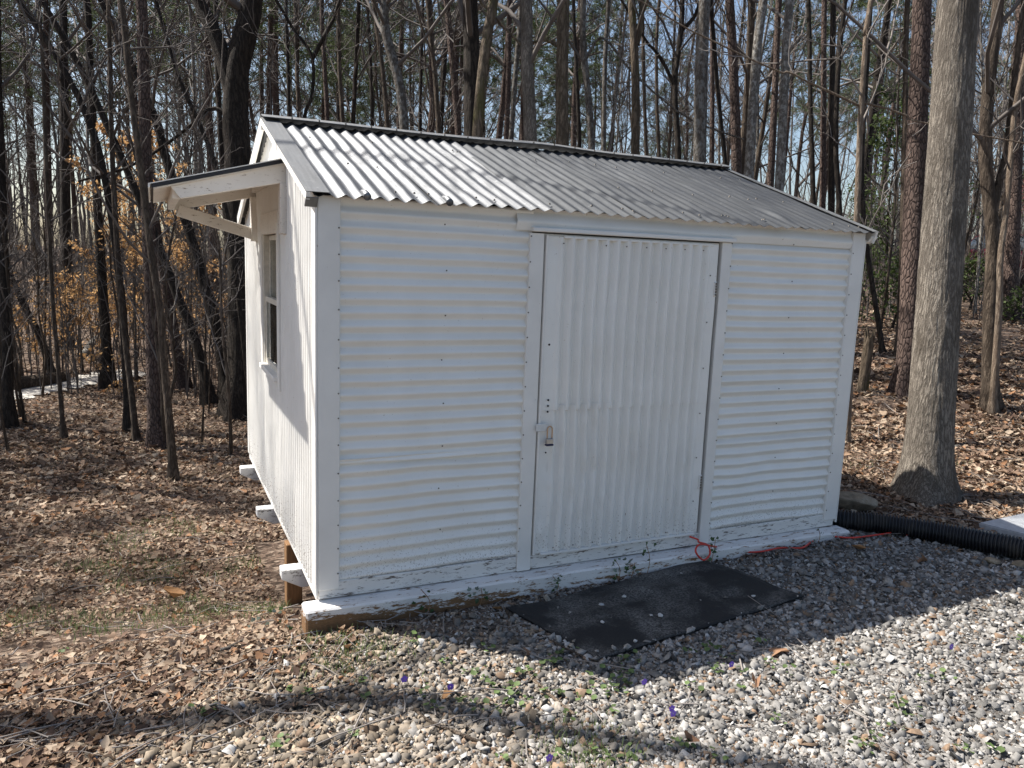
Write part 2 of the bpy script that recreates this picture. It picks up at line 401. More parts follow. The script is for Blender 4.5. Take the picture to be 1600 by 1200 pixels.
# gravel track through the woods
pl = [hit(*p) for p in [(-60, 634), (0, 622), (50, 612), (100, 602), (150, 593), (185, 587), (215, 583)]]
def strip(name, centre, half, m, lift):
    P = catmull(centre, 50); T = np.gradient(P, axis=0); T[:, 2] = 0; T /= np.linalg.norm(T, axis=1, keepdims=True); Nn = np.c_[-T[:, 1], T[:, 0]]
    V = []
    for j, s in enumerate(np.linspace(-1, 1, 9)):
        q = P[:, :2]+Nn*(s*half+.12*np.sin(np.arange(50)*1.3+j)[:, None]*(abs(s) > .9))
        V.append(np.c_[q, ground_z(q[:, 0], q[:, 1])+lift*(1-.6*s*s)])
    V = np.array(V); ix = np.arange(9*50).reshape(9, 50)
    Qq = np.stack([ix[:-1, :-1], ix[:-1, 1:], ix[1:, 1:], ix[1:, :-1]], -1).reshape(-1, 4)
    return link(name, make_mesh(name, V.reshape(-1, 3), Qq, smooth=True), m)
pm = plain('pale_gravel_track', (.46, .43, .38), .9, 0, .35, 14)
po = strip('path', pl, .62, pm, .06); po['kind'] = 'structure'

# ------------------------------------------------------------------ shed
W, D, H, RZ = 3.552, 3.06, 1.99, 2.556
SL = (RZ-2.0)/1.60
def roof_z(y): return RZ-SL*abs(y-1.53)
shed = tag(empty('garden_shed', (0, 0, 0)), 'white corrugated metal shed with grey tin roof and side awning', 'shed')

def corr_sheet(name, O, U, Vv, Nn, Lfun, Wd, pitch, amp, nu=18, m='white', parent=None, dents=(), wob=.0012, phase=0, flat=None, seed=0, ragged=0.0, per=10):
    """sheet: ribs run along U (length Lfun(v)), profile across Vv, bulging along Nn"""
    O, U, Vv, Nn = map(lambda a: np.array(a, float), (O, U, Vv, Nn))
    nv = max(8, int(round(Wd/pitch*per)))+1
    v = np.linspace(0, Wd, nv); L = np.array([Lfun(t) for t in v]) if callable(Lfun) else np.full(nv, Lfun)
    f = np.linspace(0, 1, nu); u = f[:, None]*L[None, :]
    VV = np.broadcast_to(v, u.shape)
    if ragged: u = u+ (f[:, None]**8)*ragged*(vnoise(v*23+seed, v*0+seed)-.3)[None, :]
    ph = (VV+wob*2*(fbm(u*2.2+seed, VV*1.3, 2)-.5)*4)/pitch*2*np.pi+phase
    prof = amp*(2/np.pi)*np.arcsin(.975*np.sin(ph))*1.16
    if flat is not None: prof = prof*flat(u, VV)
    nrm = prof+wob*6*(fbm(u*3+seed*3.1, VV*3+seed, 3)-.5)
    for (du, dv, r, dep) in dents:
        d2 = ((u-du)/r)**2+((VV-dv)/(r*.7))**2; nrm = nrm-dep*np.exp(-d2)
    P = O+u[..., None]*U+VV[..., None]*Vv+nrm[..., None]*Nn
    ix = np.arange(nu*nv).reshape(nu, nv)
    Qq = np.stack([ix[:-1, :-1], ix[:-1, 1:], ix[1:, 1:], ix[1:, :-1]], -1).reshape(-1, 4)
    return link(name, make_mesh(name, P.reshape(-1, 3), Qq, smooth=True), MAT[m], parent)

X, Y, Z = (1, 0, 0), (0, 1, 0), (0, 0, 1); nX, nY, nZ = (-1, 0, 0), (0, -1, 0), (0, 0, -1)
WP, WA = .0685, .0125
fr = np.random.default_rng(11)
def rnd_dents(n, L, Wd, dep=.004, r=.03): return [(fr.uniform(0, L), fr.uniform(0, Wd), fr.uniform(.6, 1.5)*r, fr.uniform(.3, 1)*dep*fr.choice([-1, 1])) for _ in range(n)]
YF = -.014
# front siding, ribs horizontal
corr_sheet('siding_sheet', (.085, YF-.002, .70), X, Z, nY, 1.035, 1.318, WP, WA, 40, parent=shed, seed=1, dents=rnd_dents(22, 1, 1.2, .006), phase=1.1)
corr_sheet('siding_sheet', (.085, YF+.001, .085), X, Z, nY, 1.035, .64, WP, WA, 40, parent=shed, seed=2, dents=rnd_dents(26, 1, .6, .009), wob=.003, phase=0.2)
corr_sheet('siding_sheet', (2.44, YF-.002, .70), X, Z, nY, 1.07, 1.24, WP, WA, 40, parent=shed, seed=3, dents=rnd_dents(22, 1, 1.2, .006), phase=1.1)
corr_sheet('siding_sheet', (2.44, YF+.001, .085), X, Z, nY, 1.07, .64, WP, WA, 40, parent=shed, seed=4, dents=rnd_dents(30, 1, .6, .010), wob=.0034, phase=0.2)
corr_sheet('siding_sheet', (1.02, YF-.010, 1.905), X, Z, nY, 2.50, .115, .105, .010, 50, parent=shed, seed=5, dents=rnd_dents(8, 2.4, .1, .004), phase=-.9, wob=.0016, per=16)
# left wall: vertical ribs, round the window opening (y 1.19..1.93, z .95..1.87)
WY0, WY1, WZ0, WZ1 = 1.20, 1.92, .95, 1.86
XL = -.012
gt = lambda y: roof_z(y)-.02
for y0, y1, z0, top in ((.02, .64, .015, None), (.62, WY0, .015, None), (WY1, 2.5, .015, None), (2.48, D-.005, .015, None), (WY0, WY1, .015, WZ0), (WY0, WY1, WZ1, None)):
    Lf = (lambda v, y0=y0, z0=z0: gt(y0+v)-z0) if top is None else top-z0
    corr_sheet('siding_sheet', (XL, y0, z0), Z, Y, nX, Lf, y1-y0, .068, .0125, 24, parent=shed, seed=int(y0*100)+int(z0*10), dents=rnd_dents(6, 2, .5, .004), wob=.0016)
# right and rear walls
for x0 in (0, .9, 1.8, 2.65):
    corr_sheet('siding_sheet', (x0+.01, D+.012, .015), Z, X, Y, 1.96, .88, .068, .0075, 6, parent=shed, seed=30+int(x0*5))
for y0 in (.02, .8, 1.58, 2.33):
    corr_sheet('siding_sheet', (W+.008, y0, .015), Z, Y, X, lambda v, y0=y0: gt(y0+v)-.02, min(.78, D-.01-y0), .068, .0075, 8, parent=shed, seed=50+int(y0*5))
# inner framing so no light leaks through (boards behind the sheets)
board('wall_lining', (.02, .012, .02), (W-.02, .022, 1.97), MAT['plaster'], shed, 0)
board('wall_lining', (.02, D-.022, .02), (W-.02, D-.012, 1.97), MAT['plaster'], shed, 0)
board('floor_deck', (.012, .024, .0), (W-.012, D-.024, .02), MAT['plaster'], shed, 0)
# corner boards
board('corner_board', (-.016, -.034, .045), (.092, -.0005, 2.014), MAT['trim'], shed, .004, .0015, 6, 2)
board('corner_board', (-.028, -.0325, .02), (-.0165, .055, 2.012), MAT['trim'], shed, .003, .001, 5, 2)
board('corner_board', (3.452, -.036, .045), (3.562, -.0005, 2.012), MAT['trim'], shed, .004, .003, 7, 2)
board('corner_board', (3.5625, -.0345, .02), (3.574, .06, 1.97), MAT['trim'], shed, .003)
board('corner_board', (-.026, D-.04, .02), (-.0125, D+.03, 1.96), MAT['trim'], shed, .003)
# skirt boards and skid
board('skirt_board', (-.012, -.028, -.004), (1.098, .0, .083), MAT['skirt'], shed, .004, .002, 8, 0)
board('skirt_board', (2.452, -.028, -.004), (3.545, .0, .083), MAT['skirt'], shed, .004, .002, 8, 0)
board('door_sill', (1.0985, -.024, -.004), (2.4515, .0, .076), MAT['skirt'], shed, .004, .001, 6, 0)
board('skid', (-.095, -.135, -.15), (3.60, -.002, -.008), MAT['skid'], shed, .010, .004, 14, 0)
# floor joist ends that stick out of the left side, chamfered underneath
for yj in (.50, 1.63, 2.76):
    bm = bmesh.new(); pr = [(-.125, -.02), (.5, -.02), (.5, -.135), (-.015, -.135), (-.125, -.075)]
    a = [bm.verts.new((x, yj-.045, z)) for x, z in pr]; c2 = [bm.verts.new((x, yj+.045, z)) for x, z in pr]
    bm.faces.new(a); bm.faces.new(c2[::-1])
    for i in range(5): bm.faces.new((a[i], c2[i], c2[(i+1) % 5], a[(i+1) % 5]))
    bmesh.ops.recalc_face_normals(bm, faces=bm.faces); bmesh.ops.bevel(bm, geom=bm.edges[:], offset=.004, segments=1, affect='EDGES')
    me = bpy.data.meshes.new('joist'); bm.to_mesh(me); bm.free(); link('joist', me, MAT['joist'], shed)
board('bottom_plate', (-.018, .004, -.022), (.03, D-.004, .013), MAT['trim'], shed, .003, .002, 10, 1)
for (x, y) in ((.055, 1.20), (.20, .60), (.5, 2.85), (3.4, 2.9), (2.0, 2.9)):
    board('support_post', (x-.05, y-.05, gz(x, y)-.2), (x+.05, y+.05, -.1355), MAT['timber'], shed, .005)
# door frame
board('door_jamb', (1.099, -.038, -.002), (1.183, -.0005, 1.893), MAT['trim'], shed, .003, .001, 5, 2)
board('door_jamb', (2.378, -.040, -.002), (2.452, -.0005, 1.900), MAT['trim'], shed, .003, .001, 5, 2)
board('door_header', (1.105, -.058, 1.9005), (2.47, -.0008, 1.924), MAT['trim'], shed, .004, .001, 5, 0)
# door
door = board('door', (1.192, -.022, .078), (2.366, -.001, 1.893), MAT['trim'], shed, .003)
door['label'] = 'corrugated metal door with hasp and two hinges'
fl = lambda u, v: sstep(.0, .07, v-.05)*sstep(.0, .05, 1.10-v)
dd = [(.08, .10, .07, .012), (.20, .12, .06, .009), (.30, .2, .07, .010), (.42, .28, .06, .009), (.36, .33, .04, -.007), (.15, .26, .05, .008), (.55, .12, .10, .007), (.12, .03, .05, -.012), (.05, .18, .04, -.010), (.7, .35, .05, .006), (.06, .95, .05, .008), (.5, .06, .08, .006)]
corr_sheet('door_sheet', (1.202, -.034, .093), Z, X, nY, .86, 1.148, .0705, .0185, 60, parent=door, seed=8, dents=dd+rnd_dents(34, .85, 1.1, .007), wob=.0032, flat=fl)
corr_sheet('door_sheet', (1.202, -.038, .925), Z, X, nY, .955, 1.148, .0705, .0185, 60, parent=door, seed=9, dents=[(.02, .1+.07*k, .02, -.006) for k in range(6)]+rnd_dents(20, .9, 1.1, .005), wob=.0022, flat=fl)
board('door_rail', (1.300, -.0465, 1.872), (2.31, -.0225, 1.886), MAT['trim'], door, .002)
board('door_rail', (1.24, -.050, .079), (2.325, -.0225, .092), MAT['trim'], door, .002)
board('door_stile', (1.1925, -.046, .085), (1.206, -.0225, 1.885), MAT['trim'], door, .002)
for zc in (1.62, .42):
    hg = board('hinge', (2.335, -.0475, zc-.045), (2.352, -.0228, zc+.045), MAT['trim'], door, .002)
    for k in range(5): board('hinge_knuckle', (2.3405, -.0545, zc-.04+k*.0165), (2.3495, -.0476, zc-.027+k*.0165), MAT['screw'], hg, .0015)
hs = board('hasp', (1.172, -.056, .812), (1.245, -.0515, .855), MAT['steel'], door, .002); hs.data.materials.clear(); hs.data.materials.append(plain('painted_steel', (.6, .6, .58), .4))
def disc_mesh(name, pts, r, ny=-1, s=8, th=.003):
    mb = MB()
    for (x, y, z) in pts:
        th_ = np.arange(s)*2*np.pi/s
        ring = np.c_[x+r*np.cos(th_), np.full(s, y), z+r*np.sin(th_)]; top = ring*1.0; top[:, 1] -= th
        V = np.vstack([ring, top, [[x, y-th*1.3, z]]])
        Qd = [[i, (i+1) % s, s+(i+1) % s, s+i] for i in range(s)]; Td = [[s+i, s+(i+1) % s, 2*s] for i in range(s)]
        mb.add(V, Qd, Td)
    return mb.mesh(name)
for zc in (.985, .952, .919): link('bolt_hole', disc_mesh('bolt_hole', [(1.247, -.0405, zc)], .0058), MAT['hole'], door)
link('bolt_hole', disc_mesh('bolt_hole', [(1.238, -.0385, 1.295)], .006), MAT['hole'], door)
link('bolt_hole', disc_mesh('bolt_hole', [(1.246, -.0405, .685)], .0048), MAT['hole'], door)
sc = []
for z in np.arange(.12, 1.95, .135): sc += [(.084, -.0342, z+.01*math.sin(z*9)), (1.103, -.0385, z), (2.447, -.0405, z+.02), (3.459, -.0365, z)]
for k in range(8): sc.append((1.295+.0705*2*k*.95, -.047, 1.845))
for k in range(8): sc.append((1.32+.0705*2*k*.93, -.043, .118))
for z in np.arange(.3, 1.95, .23): sc += [(.63+.01*math.sin(9*z), -.0265, z), (2.95+.015*math.sin(5*z), -.0265, z)]
for z in np.arange(.3, 1.8, .28): sc.append((2.30, -.043, z))
so_ = link('screws', disc_mesh('screws', sc, .0042, s=6), MAT['screw'], shed); so_['kind'] = 'stuff'

# window in the left wall
win = empty('window'); win.parent = shed
def wboard(nm, y0, y1, z0, z1, x0, x1, m, par): return board(nm, (x0, y0, z0), (x1, y1, z1), MAT[m], par, .003)
wboard('frame', WY0-.075, WY0+.004, WZ0-.07, WZ1+.06, -.036, -.0005, 'trim', win)
wboard('frame', WY1-.004, WY1+.07, WZ0-.02, WZ1+.02, -.036, -.0005, 'trim', win)
wboard('frame', WY0-.07, WY1+.07, WZ1-.004, WZ1+.135, -.0345, -.002, 'awn', win)
wboard('sill', WY0+.0045, WY1-.0045, WZ0-.02, WZ0+.012, -.06, .05, 'trim', win)
for a, bb in ((WY0+.0045, WY0+.03), (WY1-.03, WY1-.0045)): wboard('jamb_liner', a, bb, WZ0+.0125, WZ1-.0045, -.026, .04, 'vinyl', win)
zm = (WZ0+WZ1)/2+.01
for nm, z0, z1, xo in (('sash', WZ0+.0125, zm+.02, -.016), ('sash', zm-.02, WZ1-.0045, .012)):
    mb = MB()
    sa = empty('sash'); sa.parent = win
    y0, y1 = WY0+.0305, WY1-.0305
    for lo, hi in (((xo, y0, z0), (xo+.022, y0+.035, z1)), ((xo, y1-.035, z0), (xo+.022, y1, z1)), ((xo+.001, y0+.0352, z0), (xo+.021, y1-.0352, z0+.038)), ((xo+.001, y0+.0352, z1-.036), (xo+.021, y1-.0352, z1))):
        board('rail', lo, hi, MAT['vinyl'], sa, .002)
    board('pane', (xo+.008, y0+.033, z0+.036), (xo+.012, y1-.033, z1-.034), MAT['glass'], sa, 0)

# roof
EY = -.075
roof = empty('roof'); roof.parent = shed
sl_len = math.hypot(1.53-EY, SL*(1.53-EY)); sv = np.array([0, -(1.53-EY), -SL*(1.53-EY)])/sl_len; nrm = np.cross([1, 0, 0], -sv); nrm = nrm if nrm[2] > 0 else -nrm
RP = .0835
xs = [-.045, .56, 1.165, 1.77, 2.375, 2.98]
for i, x0 in enumerate(xs):
    wd = .66 if i < 5 else 3.60-x0
    off = nrm*(.013+.0022*(i % 2)); lift = .0
    dl = rnd_dents(8, 1.6, wd, .004, .05)
    if i == 4: dl += [(1.3, .62, .10, -.016), (1.45, .60, .09, -.014)]
    corr_sheet('roofing_sheet', np.array([x0, 1.53, RZ])+off+sv*.03, sv, X, nrm, sl_len-.03+fr.uniform(-.012, .012), wd, RP, (.0105, .0095, .0085, .0075, .0065, .006)[i], 40, 'roof' if i < 2 else 'roof_dark', roof, dl, .0022, phase=x0/RP*2*np.pi, seed=70+i, ragged=.022 if i > 2 else .012)
# two lifted corrugation ends at the eave
for xe in (.205, .62):
    p = np.array([xe, 1.53, RZ])+nrm*.022+sv*(sl_len-.07)
    tube_obj('lifted_edge', [p-sv*.02-nrm*.006, p+sv*.04+nrm*.004, p+sv*.085+nrm*.0], [.012, .017, .019], MAT['roof'], roof, 8, 10)
sv2 = np.array([0, 1.53-EY, -SL*(1.53-EY)])/sl_len; nrm2 = np.array([0, -nrm[1], nrm[2]])
for i, x0 in enumerate(xs):
    corr_sheet('roofing_sheet', np.array([x0, 1.53, RZ])+nrm2*(.012+.0022*(i % 2))+sv2*.03, sv2, X, nrm2, sl_len-.03, .66 if i < 5 else 3.60-x0, RP, .0145, 6, 'roof', roof, (), .0015, phase=0, seed=90+i)
# ridge cap: two flanges standing clear of the ribs
def prism_x(name, prof, x0, x1, m, parent, n=14, bumpf=None, smooth=False):
    V = []
    for x in np.linspace(x0, x1, n):
        dz = bumpf(x) if bumpf else 0
        V += [(x, y, z+dz) for y, z in prof]
    k = len(prof); Qp = [[i*k+j, i*k+(j+1) % k, (i+1)*k+(j+1) % k, (i+1)*k+j] for i in range(n-1) for j in range(k)]
    bm = bmesh.new(); vs_ = [bm.verts.new(v) for v in V]
    for q in Qp: bm.faces.new([vs_[i] for i in q])
    bm.faces.new([vs_[j] for j in range(k)]); bm.faces.new([vs_[(n-1)*k+j] for j in range(k)][::-1])
    bmesh.ops.recalc_face_normals(bm, faces=bm.faces)
    me = bpy.data.meshes.new(name); bm.to_mesh(me); bm.free(); return link(name, me, m, parent)
capb = lambda x: .016*math.exp(-((x-1.95)/.35)**2)+.002*math.sin(x*5)
cy = 1.53
prism_x('ridge_cap', [(cy, RZ+.048), (cy-.11, RZ+.018), (cy-.11, RZ+.015), (cy, RZ+.045), (cy+.11, RZ+.015), (cy+.11, RZ+.018)], -.075, 3.63, MAT['flash'], roof, 24, capb)
board('ridge_gap_shade', (-.04, cy-.02, RZ-.08), (3.59, cy+.02, RZ+.004), MAT['black'], roof, 0)  # black strip stands for the shade in the gap under the cap
caps = [(x, 0, 0) for x in np.arange(.1, 3.6, .17)]
mb = MB()
for x in np.arange(.1, 3.6, .17):
    V, Qc = tubes(np.array([[[x, cy-.11, RZ+.015+capb(x)], [x, cy-.11, RZ+.028+capb(x)]]]), np.array([[.006, .005]]), 6); mb.add(V, Qc)
for k in range(46):
    x = fr.uniform(.05, 3.55); t = fr.choice([.25, .62, .93])*sl_len+fr.uniform(-.03, .03); p = np.array([x, 1.53, RZ])+sv*t+nrm*.018
    V, Qc = tubes(np.array([[p, p+nrm*.007]]), np.array([[.007, .004]]), 6); mb.add(V, Qc)
ns = link('roof_nails', mb.mesh('roof_nails'), MAT['screw'], roof); ns['kind'] = 'stuff'
# rake trims left and right: flat flashing over the edge plus white fascia under it
def rake(x0, x1, fx0, fx1, s, dp=-.055):
    a = np.array([0, 1.53, RZ]); e = a+(sv if s < 0 else sv2)*(sl_len+.004); n_ = nrm if s < 0 else nrm2
    def slab(nm, xa, xb, o0, o1, m):
        V = [np.array([x, 0, 0])+p+n_*o for p in (a, e) for x in (xa, xb) for o in (o0, o1)]
        Qs = [[0, 1, 3, 2], [4, 6, 7, 5], [0, 4, 5, 1], [2, 3, 7, 6], [0, 2, 6, 4], [1, 5, 7, 3]]
        bm = bmesh.new(); vv = [bm.verts.new(v) for v in V]
        for q in Qs: bm.faces.new([vv[i] for i in q])
        bmesh.ops.recalc_face_normals(bm, faces=bm.faces); me = bpy.data.meshes.new(nm); bm.to_mesh(me); bm.free(); link(nm, me, MAT[m], roof)
    slab('rake_flashing', x0, x1, .0245, .0275, 'flash')
    slab('rake_fascia', fx0, fx1, dp, .024, 'trim')
rake(-.080, .030, -.078, -.060, -1, -.012); rake(-.080, .030, -.078, -.060, 1)
rake(3.565, 3.615, 3.598, 3.612, -1); rake(3.565, 3.615, 3.598, 3.612, 1)
for s_, yy in ((-1, -.068), (1, D+.068)):
    pass
prism_x('eave_return', [(-.07, 1.985), (-.045, 1.955), (-.01, 1.945), (-.01, 1.95), (-.042, 1.962), (-.066, 1.99)], 3.575, 3.63, MAT['trim'], roof, 4)
prism_x('eave_return', [(-.082, 1.995), (-.05, 1.965), (-.04, 1.955), (-.036, 1.962), (-.046, 1.972), (-.078, 1.998)], -.078, -.02, MAT['flash'], roof, 4)
# soffit boards under the little left overhang of the rear slope
# awning over the window
awn = empty('awning'); awn.parent = shed
AY0, AY1 = .90, 2.36
def az(x): return 2.262+x*.272          # top line of the awning, x negative outwards
def rafter(y0, y1):
    pr = [(-.018, az(0)-.018), (-.63, az(-.63)-.018), (-.58, az(-.63)-.082), (-.018, az(0)-.124)]
    bm = bmesh.new(); a = [bm.verts.new((x, y0, z)) for x, z in pr]; c2 = [bm.verts.new((x, y1, z)) for x, z in pr]
    bm.faces.new(a); bm.faces.new(c2[::-1])
    for i in range(4): bm.faces.new((a[i], c2[i], c2[(i+1) % 4], a[(i+1) % 4]))
    bmesh.ops.recalc_face_normals(bm, faces=bm.faces); bmesh.ops.bevel(bm, geom=bm.edges[:], offset=.004, segments=1, affect='EDGES')
    me = bpy.data.meshes.new('rafter'); bm.to_mesh(me); bm.free(); link('rafter', me, MAT['awn'], awn)
rafter(AY0, AY0+.042); rafter(AY1-.042, AY1)
beam('outer_beam', (-.60, AY0+.0425, az(-.60)-.052), (-.60, AY1-.0425, az(-.60)-.052), .04, .075, MAT['awn'], awn)
beam('wall_ledger', (-.033, AY0+.0425, az(0)-.055), (-.033, AY1-.0425, az(0)-.055), .035, .085, MAT['awn'], awn)
board('wall_cleat', (-.052, AY0-.004, 1.845), (-.0135, AY0+.075, az(0)-.1255), MAT['awn'], awn)
board('wall_cleat', (-.06, AY1-.085, 1.815), (-.0135, AY1+.002, az(0)-.1255), MAT['awn'], awn)
beam('brace', (-.035, AY1-.04, 1.865), (-.555, AY1-.04, az(-.58)-.095), .036, .082, MAT['awn'], awn)
def aslab(nm, x0, x1, y0, y1, o0, o1, m):
    V = [(x, y, az(x)+o) for x in (x0, x1) for y in (y0, y1) for o in (o0, o1)]
    bm = bmesh.new(); vv = [bm.verts.new(v) for v in V]
    for q in [[0, 1, 3, 2], [4, 6, 7, 5], [0, 4, 5, 1], [2, 3, 7, 6], [0, 2, 6, 4], [1, 5, 7, 3]]: bm.faces.new([vv[i] for i in q])
    bmesh.ops.recalc_face_normals(bm, faces=bm.faces); me = bpy.data.meshes.new(nm); bm.to_mesh(me); bm.free(); link(nm, me, MAT[m], awn)
aslab('roofing_sheet', -.722, -.02, AY0-.028, AY1+.03, -.010, .0115, 'black')
aslab('roof_deck', -.712, -.02, AY0-.018, AY1+.02, -.0175, -.0105, 'awn')
aslab('drip_edge', -.728, -.05, AY0-.034, AY1+.035, .012, .017, 'white')
aslab('drip_edge', -.738, -.7285, AY0-.034, AY1+.035, -.006, .017, 'trim')
corr_sheet('soffit_sheet', (-.05, AY0+.05, az(-.05)-.012), np.array([-.96, 0, -.272]), Y, nZ, .50, AY1-AY0-.1, .068, .003, 4, parent=awn)

# ------------------------------------------------------------------ near things
# padlock on the hasp
pk = tag(empty('padlock', (1.255, -.062, .74)), 'small laminated padlock with dark blue base hanging from door hasp', 'padlock')
me = board_mesh('body', (-.021, -.011, .0), (.021, .011, .030), .003); link('body', me, MAT['steel'], pk)
me = board_mesh('bumper', (-.024, -.013, -.011), (.024, .013, -.0005), .004); link('bumper', me, MAT['blue'], pk)
tube_obj('shackle', [(-.015, 0, .03), (-.015, 0, .075), (-.012, 0, .092), (0, 0, .100), (.012, 0, .092), (.015, 0, .075), (.015, 0, .03)], .0036, MAT['brass'], pk, 30, 8)

# extension cord
def G(px, py, up=.022):
    p = hit(px, py); return (p[0], p[1], p[2]+up)
cpts = [(2.30, -.035, .066), (2.335, -.075, .055), tuple(on_plane(1092, 847, 1, -.12)), tuple(on_plane(1106, 852, 1, -.16)), tuple(on_plane(1109, 866, 1, -.18)), tuple(on_plane(1099, 875, 1, -.20)), tuple(on_plane(1087, 862, 1, -.19)), tuple(on_plane(1093, 851, 1, -.17)), tuple(on_plane(1112, 853, 1, -.15))]
cpts += [G(1128, 862), G(1147, 867), G(1185, 865, .012), G(1220, 861), G(1252, 861), G(1268, 851, .02), G(1290, 842, .02), G(1330, 845), G(1380, 839), G(1402, 836), G(1420, 842)]
co = tube_obj('extension_cord', cpts, .0058, MAT['cord'], None, 260, 8)
tag(co, 'thin red extension cord looping from door bottom along the gravel', 'cord')

# rubber mat, draped on the ground
m, nt, b = new_mat('black_rubber')
c = coords(nt, (1, 1, 1)); f1 = noise(nt, c, 3.2, 4, .6); f2 = noise(nt, c, 90, 4, .8)
dust = N(nt, 'ShaderNodeMath', operation='MULTIPLY'); nt.links.new(ramp(nt, f1, [(.44, (.04, .04, .04)), (.66, (1, 1, 1))]), dust.inputs[0]); nt.links.new(ramp(nt, f2, [(.40, (0, 0, 0)), (.66, (1, 1, 1))]), dust.inputs[1])
nt.links.new(mixc(nt, dust.outputs[0], (.0115, .0115, .012), (.21, .20, .185)), b.inputs['Base Color']); b.inputs['Roughness'].default_value = .75; b.inputs['Specular IOR Level'].default_value = .3
bump(nt, b, f2, .25, .004)
mc = [hit(*p)[:2] for p in [(790, 955), (935, 1034), (1256, 937), (1098, 878)]]
n = 40; uu, vv = np.meshgrid(np.linspace(0, 1, n), np.linspace(0, 1, n), indexing='ij')
PX = (1-uu)[..., None]*((1-vv)[..., None]*mc[0]+vv[..., None]*mc[3])+uu[..., None]*((1-vv)[..., None]*mc[1]+vv[..., None]*mc[2])
edge = np.minimum(np.minimum(uu, 1-uu), np.minimum(vv, 1-vv))
pzt = ground_z(PX[..., 0], PX[..., 1], False)+.021+.014*(fbm(uu*4+2, vv*4, 2)-.5)*2-.006*np.exp(-edge*30)
V = np.vstack([np.c_[PX.reshape(-1, 2), pzt.ravel()], np.c_[PX.reshape(-1, 2), pzt.ravel()-.009]])
ix = np.arange(n*n).reshape(n, n); Qm = np.stack([ix[:-1, :-1], ix[1:, :-1], ix[1:, 1:], ix[:-1, 1:]], -1).reshape(-1, 4)
bd = np.r_[ix[:, 0], ix[-1, 1:], ix[::-1, -1][1:], ix[0, ::-1][1:]]
Qs = [[bd[i], bd[i]+n*n, bd[i+1]+n*n, bd[i+1]] for i in range(len(bd)-1)]
mat_o = link('doormat', make_mesh('doormat', V, np.vstack([Qm, Qm[:, ::-1]+n*n, Qs]), smooth=False), m)
tag(mat_o, 'large dusty black rubber mat on gravel before the door', 'mat')
MATQ = np.array(mc)

# drain pipe with ribs
pp = [np.array(hit(*q)) for q in [(1272, 816), (1320, 826), (1380, 834), (1440, 845), (1500, 858), (1560, 872), (1620, 887), (1700, 908)]]
pp = [p+np.array([.02, .03, .045+.008*i]) for i, p in enumerate(pp)]
nr = 640; P = catmull(pp, nr); sdist = np.r_[0, np.cumsum(np.linalg.norm(np.diff(P, axis=0), axis=1))]
Rp = .066+.008*np.clip(np.sin(sdist/.021*2*np.pi)*1.8, -1, 1)
V, Qp = tubes(P[None], Rp[None], 16)
po_ = link('drain_pipe', make_mesh('drain_pipe', V, Qp, smooth=True), MAT['pipe'])
tag(po_, 'ribbed black plastic drain pipe lying beside the gravel', 'pipe')

# rock
def rock(name, loc, s, seed, m, cuts=4, ang=.5):
    bm = bmesh.new(); bmesh.ops.create_icosphere(bm, subdivisions=cuts, radius=1); rr = np.random.default_rng(seed)
    pls = [(Vector(rr.normal(size=3)).normalized(), rr.uniform(.55, .9)) for _ in range(14)]
    for v in bm.verts:
        for nn, d in pls:
            k = v.co.dot(nn)-d
            if k > 0: v.co -= nn*k*.95
        v.co *= 1+.05*(float(vnoise(np.array([v.co.x*4+seed]), np.array([v.co.y*4+v.co.z*3]))[0])-.5)
        v.co = Vector((v.co.x*s[0], v.co.y*s[1], v.co.z*s[2]))
    me = bpy.data.meshes.new(name); bm.to_mesh(me); bm.free(); return link(name, me, m, None, loc)
m, nt, b = new_mat('rough_rock'); c = coords(nt, (1, 1, 1)); f = noise(nt, c, 9, 6, .7)
nt.links.new(ramp(nt, f, [(.3, (.10, .075, .05)), (.55, (.24, .19, .13)), (.75, (.33, .29, .23))]), b.inputs['Base Color']); b.inputs['Roughness'].default_value = .9; bump(nt, b, f, .6, .03)
MAT['rock'] = m
p = hit(1350, 806)
rk = rock('rock', (p[0]+.02, p[1]+.16, p[2]+.05), (.24, .13, .085), 5, m); rk.rotation_euler = (0, .06, -.35)
tag(rk, 'flat brown rock behind the pipe at the shed corner', 'rock')

# concrete slab at the right edge
q = [hit(*a) for a in [(1527, 829), (1600, 813), (1700, 800), (1640, 875)]]
zt = max(a[2] for a in q)+.05
bm = bmesh.new(); sx = [(q[0][0], q[0][1]), (q[1][0]+.0, q[1][1]+.0), (q[2][0]+.4, q[2][1]-.1), (q[3][0]+.35, q[3][1]-.25)]
a = [bm.verts.new((x, y, zt)) for x, y in sx]; c2 = [bm.verts.new((x, y, zt-.16)) for x, y in sx]
bm.faces.new(a); bm.faces.new(c2[::-1])
for i in range(4): bm.faces.new((a[i], c2[i], c2[(i+1) % 4], a[(i+1) % 4]))
bmesh.ops.recalc_face_normals(bm, faces=bm.faces); bmesh.ops.bevel(bm, geom=bm.edges[:], offset=.008, segments=2, affect='EDGES')
me = bpy.data.meshes.new('concrete_slab'); bm.to_mesh(me); bm.free()
sb = link('concrete_slab', me, plain('grey_concrete', (.34, .35, .36), .8, 0, .15, 25)); tag(sb, 'flat grey concrete slab corner beyond the black pipe', 'slab')
SLAB = np.array(sx)

